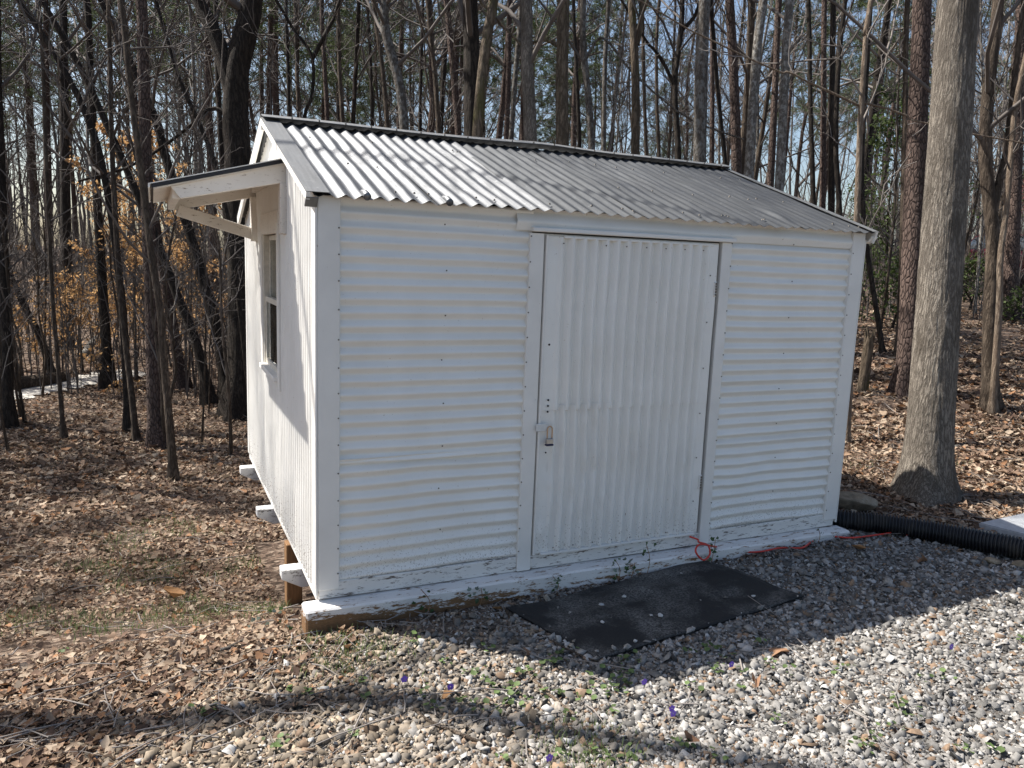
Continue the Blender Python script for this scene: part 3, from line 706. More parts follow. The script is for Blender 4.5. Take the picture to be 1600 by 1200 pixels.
# ------------------------------------------------------------------ trees
MAT['bark_dark'] = bark('bark_dark', (.014, .011, .009), (.068, .054, .042), 16)
MAT['bark_brown'] = bark('bark_brown', (.035, .026, .019), (.15, .115, .085), 15)
MAT['bark_red'] = bark('bark_red', (.028, .019, .016), (.125, .088, .072), 26, plates=True)
MAT['bark_grey'] = bark('bark_grey', (.05, .042, .035), (.18, .155, .13), 18, .25, lichen=(.20, .195, .18))
MAT['bark_pale'] = bark('bark_pale', (.08, .07, .06), (.26, .23, .195), 16, .3, lichen=(.36, .35, .32))
MAT['bark_moss'] = bark('bark_moss', (.05, .038, .026), (.20, .155, .11), 14, .2, moss=(.09, .08, .03))
MAT['bark_oak'] = bark('bark_oak', (.085, .07, .056), (.40, .35, .29), 42, .09, moss=(.10, .082, .064), bstr=1.0)
MAT['bark_snag'] = bark('bark_snag', (.12, .085, .06), (.30, .24, .18), 20, .1)
MAT['twig'] = plain('twig_bark', (.10, .085, .075), .9, 0, .3, 3)
MAT['twig_pale'] = plain('twig_bark_pale', (.21, .185, .165), .9, 0, .3, 3)
MAT['needle'] = colattr('pine_needles', .6, .3, .25)
MAT['leaf'] = colattr('beech_leaves', .7, .3, .4)
MAT['litter'] = colattr('dry_leaves', .8, .25, .15)
MAT['stone'] = colattr('gravel_stone', .85, .3, 0, 90, .35)
MAT['green'] = colattr('green_blades', .6, .3, .3)

def norm(a): return a/(np.linalg.norm(a, axis=-1, keepdims=True)+1e-9)
def branch_level(rg, P, R, per, t0, t1, lfac, ang, k, up=.15, jit=.18, rfac=.45, rmin=.004, lenref=None):
    """children of the branches P (B,kk,3): per children each"""
    B, kk, _ = P.shape
    n = B*per; pi = np.repeat(np.arange(B), per)
    t = rg.uniform(t0, t1, n); f = t*(kk-1); i = np.minimum(f.astype(int), kk-2); fr_ = (f-i)[:, None]
    S = P[pi, i]*(1-fr_)+P[pi, i+1]*fr_
    tan = norm(P[pi, i+1]-P[pi, i]); r = R[pi, i]*(1-fr_[:, 0])+R[pi, i+1]*fr_[:, 0]
    rv = rg.normal(size=(n, 3)); perp = norm(np.cross(tan, rv)); a = rg.normal(ang, .2, n)[:, None]
    d = norm(tan*np.cos(a)+perp*np.sin(a)+np.array([0, 0, up]))
    L = (lenref[pi] if lenref is not None else np.linalg.norm(P[pi, -1]-P[pi, 0], axis=1))*lfac*rg.uniform(.5, 1.15, n)*(1.15-.6*t)
    C = [S]; dd_ = d
    for j in range(k-1):
        dd_ = norm(dd_+rg.normal(size=(n, 3))*jit+np.array([0, 0, up*.35])); C.append(C[-1]+dd_*(L/(k-1))[:, None])
    C = np.stack(C, 1)
    R2 = np.maximum(r*rfac, rmin)[:, None]*np.linspace(1, .35, k)[None, :]
    return C, np.maximum(R2, rmin*.6), L

def tree_meshes(name, path, r0, rtop, seed, sides=12, nseg=26, n1=16, fb=.35, l1=.22, n2=6, n3=4, rough=.05, flare=.7, l1ang=.9, needles=0, twig_r=.006, up=.15, limbs=(), crown_h=None):
    rg = np.random.default_rng(seed)
    P = catmull(path, nseg); h = P[:, 2]-P[0, 2]; Htot = h[-1]
    sl = np.r_[0, np.cumsum(np.linalg.norm(np.diff(P, axis=0), axis=1))]; f = sl/sl[-1]
    Rt = r0+(rtop-r0)*f**.9
    Rt = Rt*(1+flare*np.exp(-np.maximum(h, 0)/(r0*1.6+.02)))
    # trunk skin with uneven section
    mb = MB()
    V, Qt = tubes(P[None], Rt[None], sides)
    th = np.tile(np.arange(sides)*2*np.pi/sides, nseg); hh = np.repeat(sl, sides)
    cen = np.repeat(P, sides, axis=0)
    k = 1+rough*2*(fbm(np.cos(th)*1.6+seed*3.3+5, np.sin(th)*1.6+hh*1.3+seed, 3)-.5)*2+ (np.exp(-hh/(r0*1.2+.02))*.35*np.sin(th*5+seed))*(flare > .3)
    V = cen+(V-cen)*k[:, None]; mb.add(V, Qt)
    lim = []
    for lp, lr in limbs:
        LP = catmull(lp, 14); V, Ql = tubes(LP[None], np.linspace(lr, lr*.45, 14)[None], 9); mb.add(V, Ql); lim.append((LP, np.linspace(lr, lr*.45, 14)))
    trunk = mb.mesh(name+'_trunk', True)
    # branches
    cb = MB(); ends = []
    kk = len(P)
    n_1 = n1; t = np.sort(rg.uniform(fb, .985, n_1)); fi = t*(kk-1); i = np.minimum(fi.astype(int), kk-2); fr_ = (fi-i)[:, None]
    S = P[i]*(1-fr_)+P[i+1]*fr_; r = Rt[i]
    az_ = np.arange(n_1)*2.4+rg.uniform(0, 6); el = rg.normal(np.pi/2-l1ang, .2, n_1)
    d = np.stack([np.cos(az_)*np.cos(el), np.sin(az_)*np.cos(el), np.sin(el)], 1)
    L = sl[-1]*l1*(1.25-.8*(t-fb)/(1-fb))*rg.uniform(.6, 1.2, n_1)
    C = [S]; dd_ = d
    for j in range(7):
        dd_ = norm(dd_+rg.normal(size=(n_1, 3))*.14+np.array([0, 0, up*.5])); C.append(C[-1]+dd_*(L/7)[:, None])
    B1 = np.stack(C, 1); R1 = np.clip(r*.42, .012, .09)[:, None]*np.linspace(1, .3, 8)[None, :]
    V, Qb = tubes(B1, R1, 5); cb.add(V, Qb)
    for LP, LR in lim:
        B1 = np.concatenate([B1, catmull(LP, 8)[None]]); R1 = np.concatenate([R1, np.interp(np.linspace(0, 1, 8), np.linspace(0, 1, 14), LR)[None]]); L = np.r_[L, 2.0]
    if n2:
        B2, R2, L2 = branch_level(rg, B1, R1, n2, .2, 1, .55, .75, 5, up, .2, .5, twig_r*1.5, L)
        V, Qb = tubes(B2, R2, 3); cb.add(V, Qb)
        if n3:
            B3, R3, L3 = branch_level(rg, B2, R2, n3, .2, 1, .55, .7, 4, up, .22, .6, twig_r, L2)
            V, Qb = tubes(B3, R3, 3); cb.add(V, Qb)
    crown = None; ndl = None
    crown = cb.mesh(name+'_crown', False)
    if needles:
        B = B3 if n3 else B2
        c = np.concatenate([B[:, -1], B[:, -2]]); n = len(c)*needles
        cc = np.repeat(c, needles, 0)+rg.normal(size=(n, 3))*.07
        dv = norm(rg.normal(size=(n, 3))+np.array([0, 0, .35])); ln = rg.uniform(.16, .30, n)[:, None]; sd = norm(np.cross(dv, rg.normal(size=(n, 3))))*rg.uniform(.012, .022, n)[:, None]
        V = np.stack([cc-sd, cc+sd, cc+dv*ln], 1).reshape(-1, 3)
        g = rg.uniform(.6, 1.25, n)[:, None]; colr = np.repeat(np.array([.085, .115, .042])*g, 3, 0)
        ndl = make_mesh(name+'_needles', V, None, np.arange(n*3).reshape(-1, 3), False, colr)
    return trunk, crown, ndl

def build_tree(nm, label, group, base, meshes, bm_, tm='twig'):
    t = empty(nm, base); tag(t, label, 'tree', group)
    link('trunk', meshes[0], MAT[bm_], t); c = link('crown', meshes[1], MAT[tm], t)
    if meshes[2]: link('needles', meshes[2], MAT['needle'], c)
    return t

def traced(nm, label, pts, wpx, bm_, depth=None, height=17, seed=1, tm='twig', limbs=(), taper=.45, **kw):
    """pts: photo points from the foot upward; depth only when the foot is hidden"""
    hidden = depth is not None
    if not hidden: depth = float((hit(*pts[0])-CAM)@FWD)
    P = [at_depth(px, py, depth) for px, py in pts]
    if hidden:
        a, b_ = P[0], P[1]; d = (a-b_)/np.linalg.norm(a-b_); d = norm(d*np.array([.6, .6, 1]))
        if d[2] > -.3: d = np.array([0, 0, -1.])
        z = gz(a[0], a[1]); s = (a[2]-z)/(-d[2]); mid = a+d*s*.5; foot = a+d*s; foot[2] = gz(foot[0], foot[1])
        P = [foot, mid]+P
    else: P[0] = hit(*pts[0])
    rgn = np.random.default_rng(seed+1000)
    d = norm(P[-1]-P[-2]); zt = P[0][2]+height
    while P[-1][2] < zt:
        d = norm(d*np.array([.93, .93, 1])+np.array([0, 0, .06])+rgn.normal(size=3)*.05); P.append(P[-1]+d*2.0)
    P = np.array(P); base = P[0].copy(); base[2] -= .06; P[0][2] -= .06
    dep0 = depth; r0 = wpx/2*dep0/FPX
    L = P-base
    lm = []
    for lp, lw in limbs:
        q = np.array([at_depth(px, py, depth) for px, py in lp]); dd = norm(q[-1]-q[-2]); q = np.vstack([q, q[-1]+dd*1.5+[0, 0, .4], q[-1]+dd*3+[0, 0, 1.2]])-base
        lm.append((q, lw/2*depth/FPX))
    kw.setdefault('n1', 12)
    ms = tree_meshes(nm, L, r0, max(r0*taper*.35, .02), seed, limbs=lm, **kw)
    return build_tree(nm, label, None, base, ms, bm_, tm)

lite = dict(n1=9, n2=5, n3=3, fb=.3, sides=9)
# --- left woods, feet in view
traced('bare_tree', 'dark flared trunk at the far left edge of the woods', [(12, 668), (9, 520), (4, 380), (0, 250), (-6, 60)], 19, 'bark_dark', seed=1, height=15, **lite)
traced('leaning_tree', 'dark trunk leaning left behind the fallen log', [(86, 596), (64, 530), (44, 490), (20, 440), (8, 400), (-4, 360)], 12, 'bark_dark', seed=2, height=9, **lite)
traced('pine_tree', 'straight reddish pine trunk left of the awning tip', [(246, 700), (240, 600), (238, 500), (233, 380), (228, 250), (224, 100), (221, 0)], 23, 'bark_red', seed=3, height=17, taper=.8, sides=14, n1=9, fb=.6, n2=4, n3=3)
traced('bare_tree', 'slim grey tree with its foot nearest the camera on the left', [(272, 751), (264, 650), (256, 560), (250, 480), (238, 408), (228, 330), (218, 250), (205, 150), (196, 60)], 13, 'bark_brown', seed=4, height=11, **lite)
traced('leaning_tree', 'dark tree bending far left above, foot left of the reddish pine', [(202, 675), (196, 560), (190, 467), (176, 350), (157, 245), (140, 193), (111, 128), (58, 41), (29, 0)], 14, 'bark_dark', seed=5, height=11, **lite)
traced('bare_tree', 'thin grey stem touching the dark bending trunk beside the pine', [(213, 690), (205, 610), (192, 500), (184, 400), (178, 300), (174, 200), (172, 100), (170, 0)], 10, 'bark_brown', seed=6, height=11, **lite)
traced('leaning_tree', 'slanting dark trunk midway between the pine and the shed', [(330, 632), (307, 537), (277, 462), (244, 372), (215, 305), (190, 245), (160, 180), (134, 122), (82, 29), (60, -10)], 16, 'bark_dark', seed=7, height=12, **lite)
traced('leaning_tree', 'slanting dark trunk nearest the shed wall, casting a ground shadow', [(358, 624), (346, 550), (332, 490), (310, 410), (292, 350), (262, 257), (245, 192), (210, 111), (175, 35), (157, 0)], 20, 'bark_dark', seed=8, height=13, **lite)
traced('pine_tree', 'reddish brown trunk right behind the straight pine', [(285, 607), (272, 520), (262, 462), (250, 400), (240, 330), (222, 240), (205, 130), (196, 60), (189, 0)], 17, 'bark_red', seed=9, height=16, taper=.8, **lite)
traced('bare_tree', 'dark straight trunk standing at the end of the gravel track', [(171, 607), (160, 450), (153, 330), (146, 200), (140, 100), (136, 0)], 16, 'bark_dark', seed=10, height=17, taper=.7, **lite)
traced('bare_tree', 'thin pole tree in front of the gravel track', [(100, 686), (90, 560), (83, 480), (76, 350), (70, 200), (66, 80)], 7, 'bark_brown', seed=11, height=9, n1=10, n2=4, n3=2, fb=.35, sides=7)
traced('bare_tree', 'broad dark trunk in the shade beyond the track', [(105, 560), (104, 420), (102, 300), (100, 150), (98, 0)], 18, 'bark_dark', depth=22, seed=12, height=20, taper=.8, **lite)
traced('bare_tree', 'dark trunk half hidden by the awning brace', [(375, 560), (362, 430), (352, 330), (344, 200), (338, 60)], 12, 'bark_dark', depth=19, seed=13, height=17, **lite)
traced('bare_tree', 'thin crooked tree curving left behind the awning roof', [(362, 380), (345, 290), (335, 251), (309, 187), (291, 150), (274, 105), (256, 45), (243, 0)], 9, 'bark_dark', depth=12, seed=14, height=11, **lite)
traced('forked_tree', 'massive dark forked tree rising behind the awning', [(372, 250), (368, 180), (370, 110), (384, 50), (393, 0)], 52, 'bark_dark', depth=13.5, seed=15, height=19, sides=20, nseg=34, rough=.08, n1=12, n2=5, n3=3, fb=.45, limbs=[([(366, 150), (352, 100), (340, 65), (325, 30), (308, -5)], 30), ([(362, 190), (340, 170), (318, 175), (305, 190)], 8)])
# --- seen above the roof
A = lambda pts, w_, b_, d, s, lab, nm='bare_tree', **k: traced(nm, lab, pts, w_, b_, depth=d, seed=s, **{**lite, 'height': 18, **k})
A([(452, 192), (450, 100), (447, 0)], 8, 'bark_dark', 18, 20, 'slim dark trunk just right of the roof peak')
A([(467, 192), (464, 100), (461, 0)], 8, 'bark_brown', 21, 21, 'slim brown trunk, second one right of the roof peak')
A([(473, 194), (486, 155), (490, 115), (486, 85), (470, 60), (455, 40)], 9, 'bark_dark', 13.5, 22, 'small crooked black tree forking above the left roof ridge', nm='crooked_tree', height=8, limbs=[([(488, 92), (505, 60), (518, 35), (526, 15)], 7)])
A([(512, 196), (508, 120), (505, 60), (503, 0)], 10, 'bark_red', 20, 23, 'reddish pine trunk above the left part of the ridge', nm='pine_tree', fb=.6)
A([(536, 200), (531, 120), (529, 50), (528, 0)], 9, 'bark_brown', 17, 24, 'straight thin trunk left of the curved grey one')
A([(582, 206), (579, 100), (573, 0)], 8, 'bark_dark', 24, 25, 'distant thin trunk just left of the curved grey tree')
A([(606, 208), (598, 110), (588, 40), (583, 0)], 10, 'bark_brown', 19, 26, 'leaning brown trunk beside the curved grey tree')
A([(632, 212), (627, 150), (618, 105), (606, 65), (601, 30), (601, -10)], 20, 'bark_grey', 12, 27, 'grey trunk with an S curve above the ridge', nm='curved_tree', sides=12)
A([(656, 215), (658, 100), (661, 0)], 8, 'bark_dark', 22, 28, 'thin dark trunk right of the curved grey tree')
A([(686, 217), (680, 120), (673, 60), (668, 0)], 10, 'bark_brown', 16, 29, 'thin brown trunk leaning left, beside a dark red pine')
A([(717, 220), (710, 130), (702, 50), (697, 0)], 14, 'bark_red', 15, 30, 'dark red pine trunk left of the thickest ridge tree', nm='pine_tree', fb=.6)
A([(738, 222), (737, 100), (734, 0)], 33, 'bark_dark', 12.5, 31, 'thickest dark trunk standing above the roof ridge', taper=.8, sides=16)
A([(745, 224), (752, 130), (762, 50), (771, 0)], 21, 'bark_moss', 11, 32, 'lichened trunk crossing in front of the thickest dark one', nm='leaning_tree', sides=12)
A([(791, 226), (795, 100), (796, 0)], 12, 'bark_red', 18, 33, 'reddish trunk between the lichened and the pale brown trees', nm='pine_tree', fb=.6)
A([(798, 228), (805, 120), (814, 0)], 10, 'bark_grey', 14, 34, 'slim grey trunk leaning right against the pale brown tree')
A([(829, 234), (826, 150), (823, 80), (822, 0)], 25, 'bark_oak', 11, 35, 'pale brown ridged trunk above the middle of the roof', sides=14, taper=.8)
A([(879, 238), (878, 130), (880, 0)], 25, 'bark_moss', 11, 36, 'mossy brown trunk above the middle of the roof', sides=14, taper=.8, limbs=[([(876, 75), (850, 62), (820, 70), (800, 55)], 5)])
A([(906, 241), (900, 100), (896, 0)], 8, 'bark_dark', 18, 37, 'thin black trunk between the mossy and the smooth grey trees')
A([(925, 244), (919, 150), (911, 70), (911, 0)], 14, 'bark_grey', 13, 38, 'smooth grey trunk bending slightly, right of the mossy one', limbs=[([(914, 95), (935, 60), (955, 70), (985, 110)], 5)])
A([(943, 246), (945, 100), (951, 0)], 9, 'bark_grey', 15, 39, 'slender grey pole tree right of the smooth bending one')
A([(992, 250), (993, 140), (990, 50), (987, 0)], 17, 'bark_moss', 13, 40, 'brown double trunk forking near the top of the photo', nm='forked_tree', limbs=[([(994, 70), (1001, 35), (1003, 0)], 11)])
A([(1010, 253), (1006, 130), (1004, 0)], 7, 'bark_brown', 19, 41, 'thin stem just right of the double trunk')
A([(1030, 254), (1026, 150), (1028, 20)], 7, 'bark_brown', 20, 42, 'thin stem midway between double trunk and black forked tree')
A([(1061, 257), (1054, 140), (1060, 80), (1064, 45), (1066, 0)], 11, 'bark_dark', 14, 43, 'black tree with spreading forked limbs against the sky', nm='forked_tree', limbs=[([(1064, 48), (1082, 30), (1092, 8)], 7), ([(1052, 130), (1035, 95), (1020, 75), (1004, 55)], 6)])
A([(1093, 259), (1095, 130), (1101, 0)], 24, 'bark_grey', 11, 44, 'thick mottled grey trunk above the right end of the ridge', sides=14, taper=.8)
A([(1112, 262), (1113, 120), (1112, 0)], 9, 'bark_red', 16, 45, 'thin reddish trunk touching the mottled grey one')
A([(1134, 268), (1121, 140), (1112, 20)], 8, 'bark_dark', 14, 46, 'thin dark leaning stem over the right ridge end', nm='leaning_tree')
A([(1151, 276), (1147, 130), (1140, 0)], 19, 'bark_red', 13, 47, 'reddish pine trunk above the ridge end', nm='pine_tree', fb=.6)
A([(1170, 282), (1180, 110), (1193, 0)], 18, 'bark_pale', 12, 48, 'sunlit pale trunk leaning right over the roof slope', sides=12)
A([(1203, 300), (1212, 120), (1217, 0)], 13, 'bark_red', 15, 49, 'dark red trunk between the two pale ones', nm='pine_tree', fb=.6)
A([(1217, 302), (1225, 150), (1234, 0)], 17, 'bark_pale', 12, 50, 'white lichened trunk over the right roof slope', sides=12)
A([(1271, 325), (1266, 150), (1263, 0)], 9, 'bark_dark', 17, 51, 'straight dark trunk right of the white lichened one')
A([(1285, 330), (1287, 150), (1288, 0)], 11, 'bark_red', 15, 52, 'reddish trunk, left one of a close pair', nm='pine_tree', fb=.6)
A([(1299, 335), (1300, 150), (1302, 0)], 12, 'bark_dark', 17, 53, 'dark trunk, right one of a close pair')
A([(1313, 345), (1306, 230), (1309, 120), (1318, 20)], 9, 'bark_dark', 13, 54, 'black twisting tree left of the broken pale snag', nm='crooked_tree')
# --- right side
sn = traced('dead_snag', 'pale broken snag with bare side limbs at the shed corner', [(1322, 692), (1327, 600), (1333, 470), (1338, 360), (1345, 180), (1353, 60), (1356, 30)], 12, 'bark_snag', seed=60, height=4.6, n1=9, n2=3, n3=2, fb=.35, sides=10, l1=.16, tm='twig_pale', limbs=[([(1342, 165), (1300, 145), (1262, 128), (1232, 112), (1200, 105)], 4.2), ([(1344, 160), (1380, 168), (1420, 182), (1436, 190)], 3.6)])
traced('bare_tree', 'thin dark curved sapling trunk right of the shed corner', [(1381, 552), (1372, 500), (1362, 440), (1354, 385), (1349, 330), (1347, 250)], 8, 'bark_dark', seed=61, height=7, n1=8, n2=4, n3=2, fb=.4, sides=8)
traced('pine_tree', 'reddish scaly pine trunk left of the big grey tree', [(1418, 618), (1424, 450), (1431, 250), (1437, 100), (1441, 0)], 34, 'bark_red', seed=62, height=19, sides=22, nseg=40, taper=.85, n1=9, fb=.62, n2=5, n3=4, flare=.45, rough=.06)
traced('bare_tree', 'thin dark trunk peeking out left of the scaly pine', [(1404, 555), (1410, 400), (1414, 200), (1418, 0)], 10, 'bark_brown', seed=63, height=15, **lite)
traced('bare_tree', 'dark crooked double trunk near the right edge', [(1550, 640), (1546, 560), (1547, 480), (1551, 400), (1549, 340), (1540, 260), (1541, 180), (1550, 90), (1560, 0)], 23, 'bark_brown', seed=64, height=14, sides=14, nseg=34, n1=10, n2=5, n3=3, fb=.4, limbs=[([(1552, 335), (1560, 290), (1572, 240), (1580, 170)], 13)])
traced('dead_snag', 'reddish barkless twisted trunk leaning right at photo edge', [(1562, 470), (1563, 405), (1572, 330), (1580, 240), (1586, 170), (1598, 110), (1612, 50)], 11, 'bark_snag', depth=9.0, seed=65, height=6, n1=5, n2=3, n3=2, fb=.5, sides=10)
traced('pine_tree', 'reddish pine trunk by the right edge before the parked car', [(1576, 498), (1582, 380), (1589, 200), (1597, 0)], 22, 'bark_red', seed=66, height=19, taper=.8, **{**lite, 'fb': .6})
traced('bare_tree', 'thin pale sapling between big grey tree and crooked trunk', [(1523, 490), (1528, 430), (1533, 360), (1537, 250), (1534, 120)], 5, 'bark_pale', seed=67, height=8, n1=9, n2=4, n3=2, fb=.3, sides=6)
# big trunk in the right foreground: dense skin with real bark furrows
def big_trunk():
    pts = [(1447, 778), (1458, 600), (1471, 400), (1485, 200), (1497, 0)]
    foot = hit(1447, 775); depth = float((foot-CAM)@FWD)
    P = [at_depth(a, b_, depth) for a, b_ in pts]; P[0] = foot
    d = norm(P[-1]-P[-2]); rgn = np.random.default_rng(5)
    while P[-1][2] < 20: d = norm(d*np.array([.93, .93, 1])+[0, 0, .05]+rgn.normal(size=3)*.03); P.append(P[-1]+d*2.5)
    P = np.array(P); base = P[0]-[0, 0, .12]; P[0] = base; L = P-base
    low = catmull(L[:6], 320); r0 = 33.5*depth/FPX
    sl = np.r_[0, np.cumsum(np.linalg.norm(np.diff(low, axis=0), axis=1))]
    Rr = r0*(1-.035*sl)*(1+.8*np.exp(-sl/.2)); S = 170
    V, Qt = tubes(low[None], Rr[None], S); th = np.tile(np.arange(S)*2*np.pi/S, 320); hh = np.repeat(sl, S); cen = np.repeat(low, S, 0)
    c_, s_ = np.cos(th), np.sin(th)
    furrow = np.abs(vnoise(th*17+1.4*vnoise(th*4, hh*4), hh*5+1.5*vnoise(th*6+9, hh*2))-.5)*2
    k = 1+.036*furrow+.07*(fbm(c_*1.5+5, s_*1.5+hh*.5, 2)-.5)+np.exp(-hh/.3)*.42*np.maximum(0, np.sin(th*3+1.1))+.02*(fbm(c_*4+3, s_*4+hh*4, 3)-.5)
    V = cen+(V-cen)*k[:, None]
    mb = MB(); mb.add(V, Qt); trunk = mb.mesh('big_trunk', True)
    top = tree_meshes('bigtop', catmull(L, 30)[10:]*1.0, Rr[-1]*.98 if False else .20, .05, 77, n1=11, n2=6, n3=3, fb=.35, flare=0, sides=12)
    t = tag(empty('hardwood_tree', base), 'big furrowed grey trunk in the right foreground beside the shed', 'tree')
    link('trunk', trunk, MAT['bark_oak'], t)
    hi = catmull(L[5:], 16); r5 = Rr[-1]; V, Qh = tubes(hi[None], np.linspace(r5*.97, .06, 16)[None], 18); link('upper_trunk', make_mesh('upper_trunk', V, Qh, smooth=True), MAT['bark_oak'], t)
    link('crown', top[1], MAT['twig'], t)
    bpy.data.meshes.remove(top[0])
big_trunk()

# stump right of the shed corner
p = hit(1347, 612)
hgt = 98*float((p-CAM)@FWD)/FPX; r = 7.5*float((p-CAM)@FWD)/FPX
rgx = np.random.default_rng(4); n = 14; P = np.c_[np.linspace(0, .03, n), np.zeros(n), np.linspace(-.1, hgt, n)]
V, Qs_ = tubes(P[None], (r*(1+.35*np.exp(-np.linspace(0, 4, n))))[None], 14)
V = V.reshape(n, 14, 3); V[-1, :, 2] += rgx.uniform(-.22, .05, 14); V[-2, :, 2] += rgx.uniform(-.1, .0, 14); V = V.reshape(-1, 3); cidx = len(V); V = np.vstack([V, [[.03, 0, hgt-.2]]])
T = [[(n-1)*14+i, (n-1)*14+(i+1) % 14, cidx] for i in range(14)]
stm = link('broken_stump', make_mesh('broken_stump', V, Qs_, T), MAT['bark_moss'], None, p); tag(stm, 'short broken rotten stump in leaf litter right of the shed', 'stump')

# ------------------------------------------------------------------ woods behind: copies of a few kinds
def dup_tree(src, loc, rz, s, label, group, cat='tree'):
    r = src.copy(); COL.objects.link(r); r.location = loc; r.rotation_euler = (random.uniform(-.03, .03), random.uniform(-.03, .03), rz); r.scale = (s, s, s*random.uniform(.92, 1.12))
    r['label'] = label; r['group'] = group; r['category'] = cat
    for ch in list(src.children):
        c = ch.copy(); COL.objects.link(c); c.parent = r
        for g in ch.children:
            d_ = g.copy(); COL.objects.link(d_); d_.parent = c
    return r
bare, pines = [], []
LB, GB = 'slender bare trunk among the crowded woods behind the shed', 'bare trees crowding the woods behind'
LP_, GP = 'distant pine with green needles high in the woods behind', 'distant pines in the woods behind'
LS, GS = 'thin leafless sapling standing in the woods behind', 'leafless saplings in the woods behind'
for k in range(7):
    rg = np.random.default_rng(200+k); Ht = rg.uniform(15, 21); n = 7
    pth = np.c_[np.cumsum(rg.normal(0, .18, n)), np.cumsum(rg.normal(0, .18, n)), np.linspace(0, Ht, n)]; pth -= pth[0]
    ms = tree_meshes('bare%d' % k, pth, rg.uniform(.065, .13), .025, 300+k, sides=8, nseg=16, n1=22, fb=.22, l1=.20, n2=7, n3=5, l1ang=rg.uniform(.7, 1.0), twig_r=.007)
    bare.append(('bark_brown', 'bark_dark', 'bark_grey', 'bark_red', 'bark_pale', 'bark_dark', 'bark_brown')[k] and (ms, ('bark_brown', 'bark_dark', 'bark_grey', 'bark_red', 'bark_pale', 'bark_dark', 'bark_brown')[k]))
for k in range(4):
    rg = np.random.default_rng(400+k); Ht = rg.uniform(19, 24); n = 6
    pth = np.c_[np.cumsum(rg.normal(0, .08, n)), np.cumsum(rg.normal(0, .08, n)), np.linspace(0, Ht, n)]; pth -= pth[0]
    ms = tree_meshes('pine%d' % k, pth, rg.uniform(.14, .2), .03, 500+k, sides=9, nseg=14, n1=30, fb=.42, l1=.15, n2=6, n3=3, l1ang=1.35, up=.08, needles=10, twig_r=.006)
    pines.append((ms, 'bark_red'))
sap = []
for k in range(4):
    rg = np.random.default_rng(600+k); Ht = rg.uniform(4, 7); n = 6
    pth = np.c_[np.cumsum(rg.normal(0, .12, n)), np.cumsum(rg.normal(0, .12, n)), np.linspace(0, Ht, n)]; pth -= pth[0]
    ms = tree_meshes('sapling%d' % k, pth, rg.uniform(.018, .03), .006, 700+k, sides=6, nseg=12, n1=16, fb=.2, l1=.22, n2=5, n3=3, flare=.2, twig_r=.003)
    sap.append((ms, 'bark_brown'))
protos = {}
def plant(kind, lst, i, nm, loc, rz, s, lab, grp):
    key = (kind, i)
    if key not in protos:
        ms, bk = lst[i]; t = build_tree(nm, lab, grp, loc, ms, bk, 'twig_pale' if (kind == 'bare' and i % 3 == 2) else 'twig'); t.rotation_euler = (0, 0, rz); t.scale = (s, s, s); protos[key] = t
    else: dup_tree(protos[key], loc, rz, s, lab, grp)
rg = np.random.default_rng(31); random.seed(31)
placed = []
def scatter(n, pxr, dr, mind, power=1.0):
    out = []; tries = 0
    while len(out) < n and tries < n*60:
        tries += 1; px = rg.uniform(*pxr); d = (dr[0]**(1+power)+rg.random()*(dr[1]**(1+power)-dr[0]**(1+power)))**(1/(1+power)); p = hdir(px, d)
        if all((p[0]-q[0])**2+(p[1]-q[1])**2 > mind**2 for q in placed): out.append(p); placed.append(p)
    return out
BK = ['brown', 'dark', 'grey', 'reddish', 'pale', 'blackish', 'dull brown']
def px_of(p):
    v = np.array([p[0], p[1], 1.7])-CAM; return 800+FPX*(v@RGT)/(v@FWD)
def where(px):
    return 'left of the awning' if px < 240 else 'behind the awning' if px < 430 else 'above the left roof' if px < 800 else 'above the right roof' if px < 1150 else 'behind the right roof slope' if px < 1340 else 'at the right of the shed'
def far(p): return 'in the middle woods' if math.hypot(p[0]-CAM[0], p[1]-CAM[1]) < 38 else 'in the far woods'
def sc_bare(pts):
    for p in pts:
        i = int(rg.integers(7)); x = px_of(p)
        plant('bare', bare, i, 'bare_tree', (p[0], p[1], gz(*p)-.1), rg.uniform(0, 6.28), rg.uniform(.75, 1.25), 'slender bare %s tree %s, %s' % (BK[i], far(p), where(x)), GB)
def sc_pine(pts, lo, hi):
    for p in pts:
        i = int(rg.integers(4)); plant('pine', pines, i, 'pine_tree', (p[0], p[1], gz(*p)-.1), rg.uniform(0, 6.28), rg.uniform(lo, hi), 'tall pine with green needles %s, %s' % (far(p), where(px_of(p))), GP)
sc_bare(scatter(84, (-120, 1720), (19, 62), 1.3))
sc_pine(scatter(56, (-120, 950), (26, 66), 2.0), .75, 1.15)
sc_pine(scatter(22, (950, 1720), (30, 66), 2.0), .7, 1.0)
# trees just left of the frame, whose shadows band the leaf litter
for p in [hdir(*q) for q in ((-160, 9.5), (-260, 12.5), (-420, 15), (-230, 17), (-640, 14), (-330, 20))]:
    i = int(rg.integers(7)); plant('bare', bare, i, 'bare_tree', (p[0], p[1], gz(*p)-.1), rg.uniform(0, 6.28), rg.uniform(.9, 1.2), 'bare tree standing just beyond the left edge of the photo', GB)
for j, (x, y) in enumerate(((-11, 12.2), (-12.6, 10.4), (-13.2, 13))):
    plant('bare', bare, (j*2+1) % 7, 'bare_tree', (x, y, gz(x, y)-.1), j*1.1, 1.05, 'bare tree standing just beyond the left edge of the photo', GB)
for (x, y) in ((-13.2, 11.2), (-12.6, 15.2)):
    plant('pine', pines, 1, 'pine_tree', (x, y, gz(x, y)-.1), x, 1.0, 'pine standing beyond the left edge of the photo', GP)
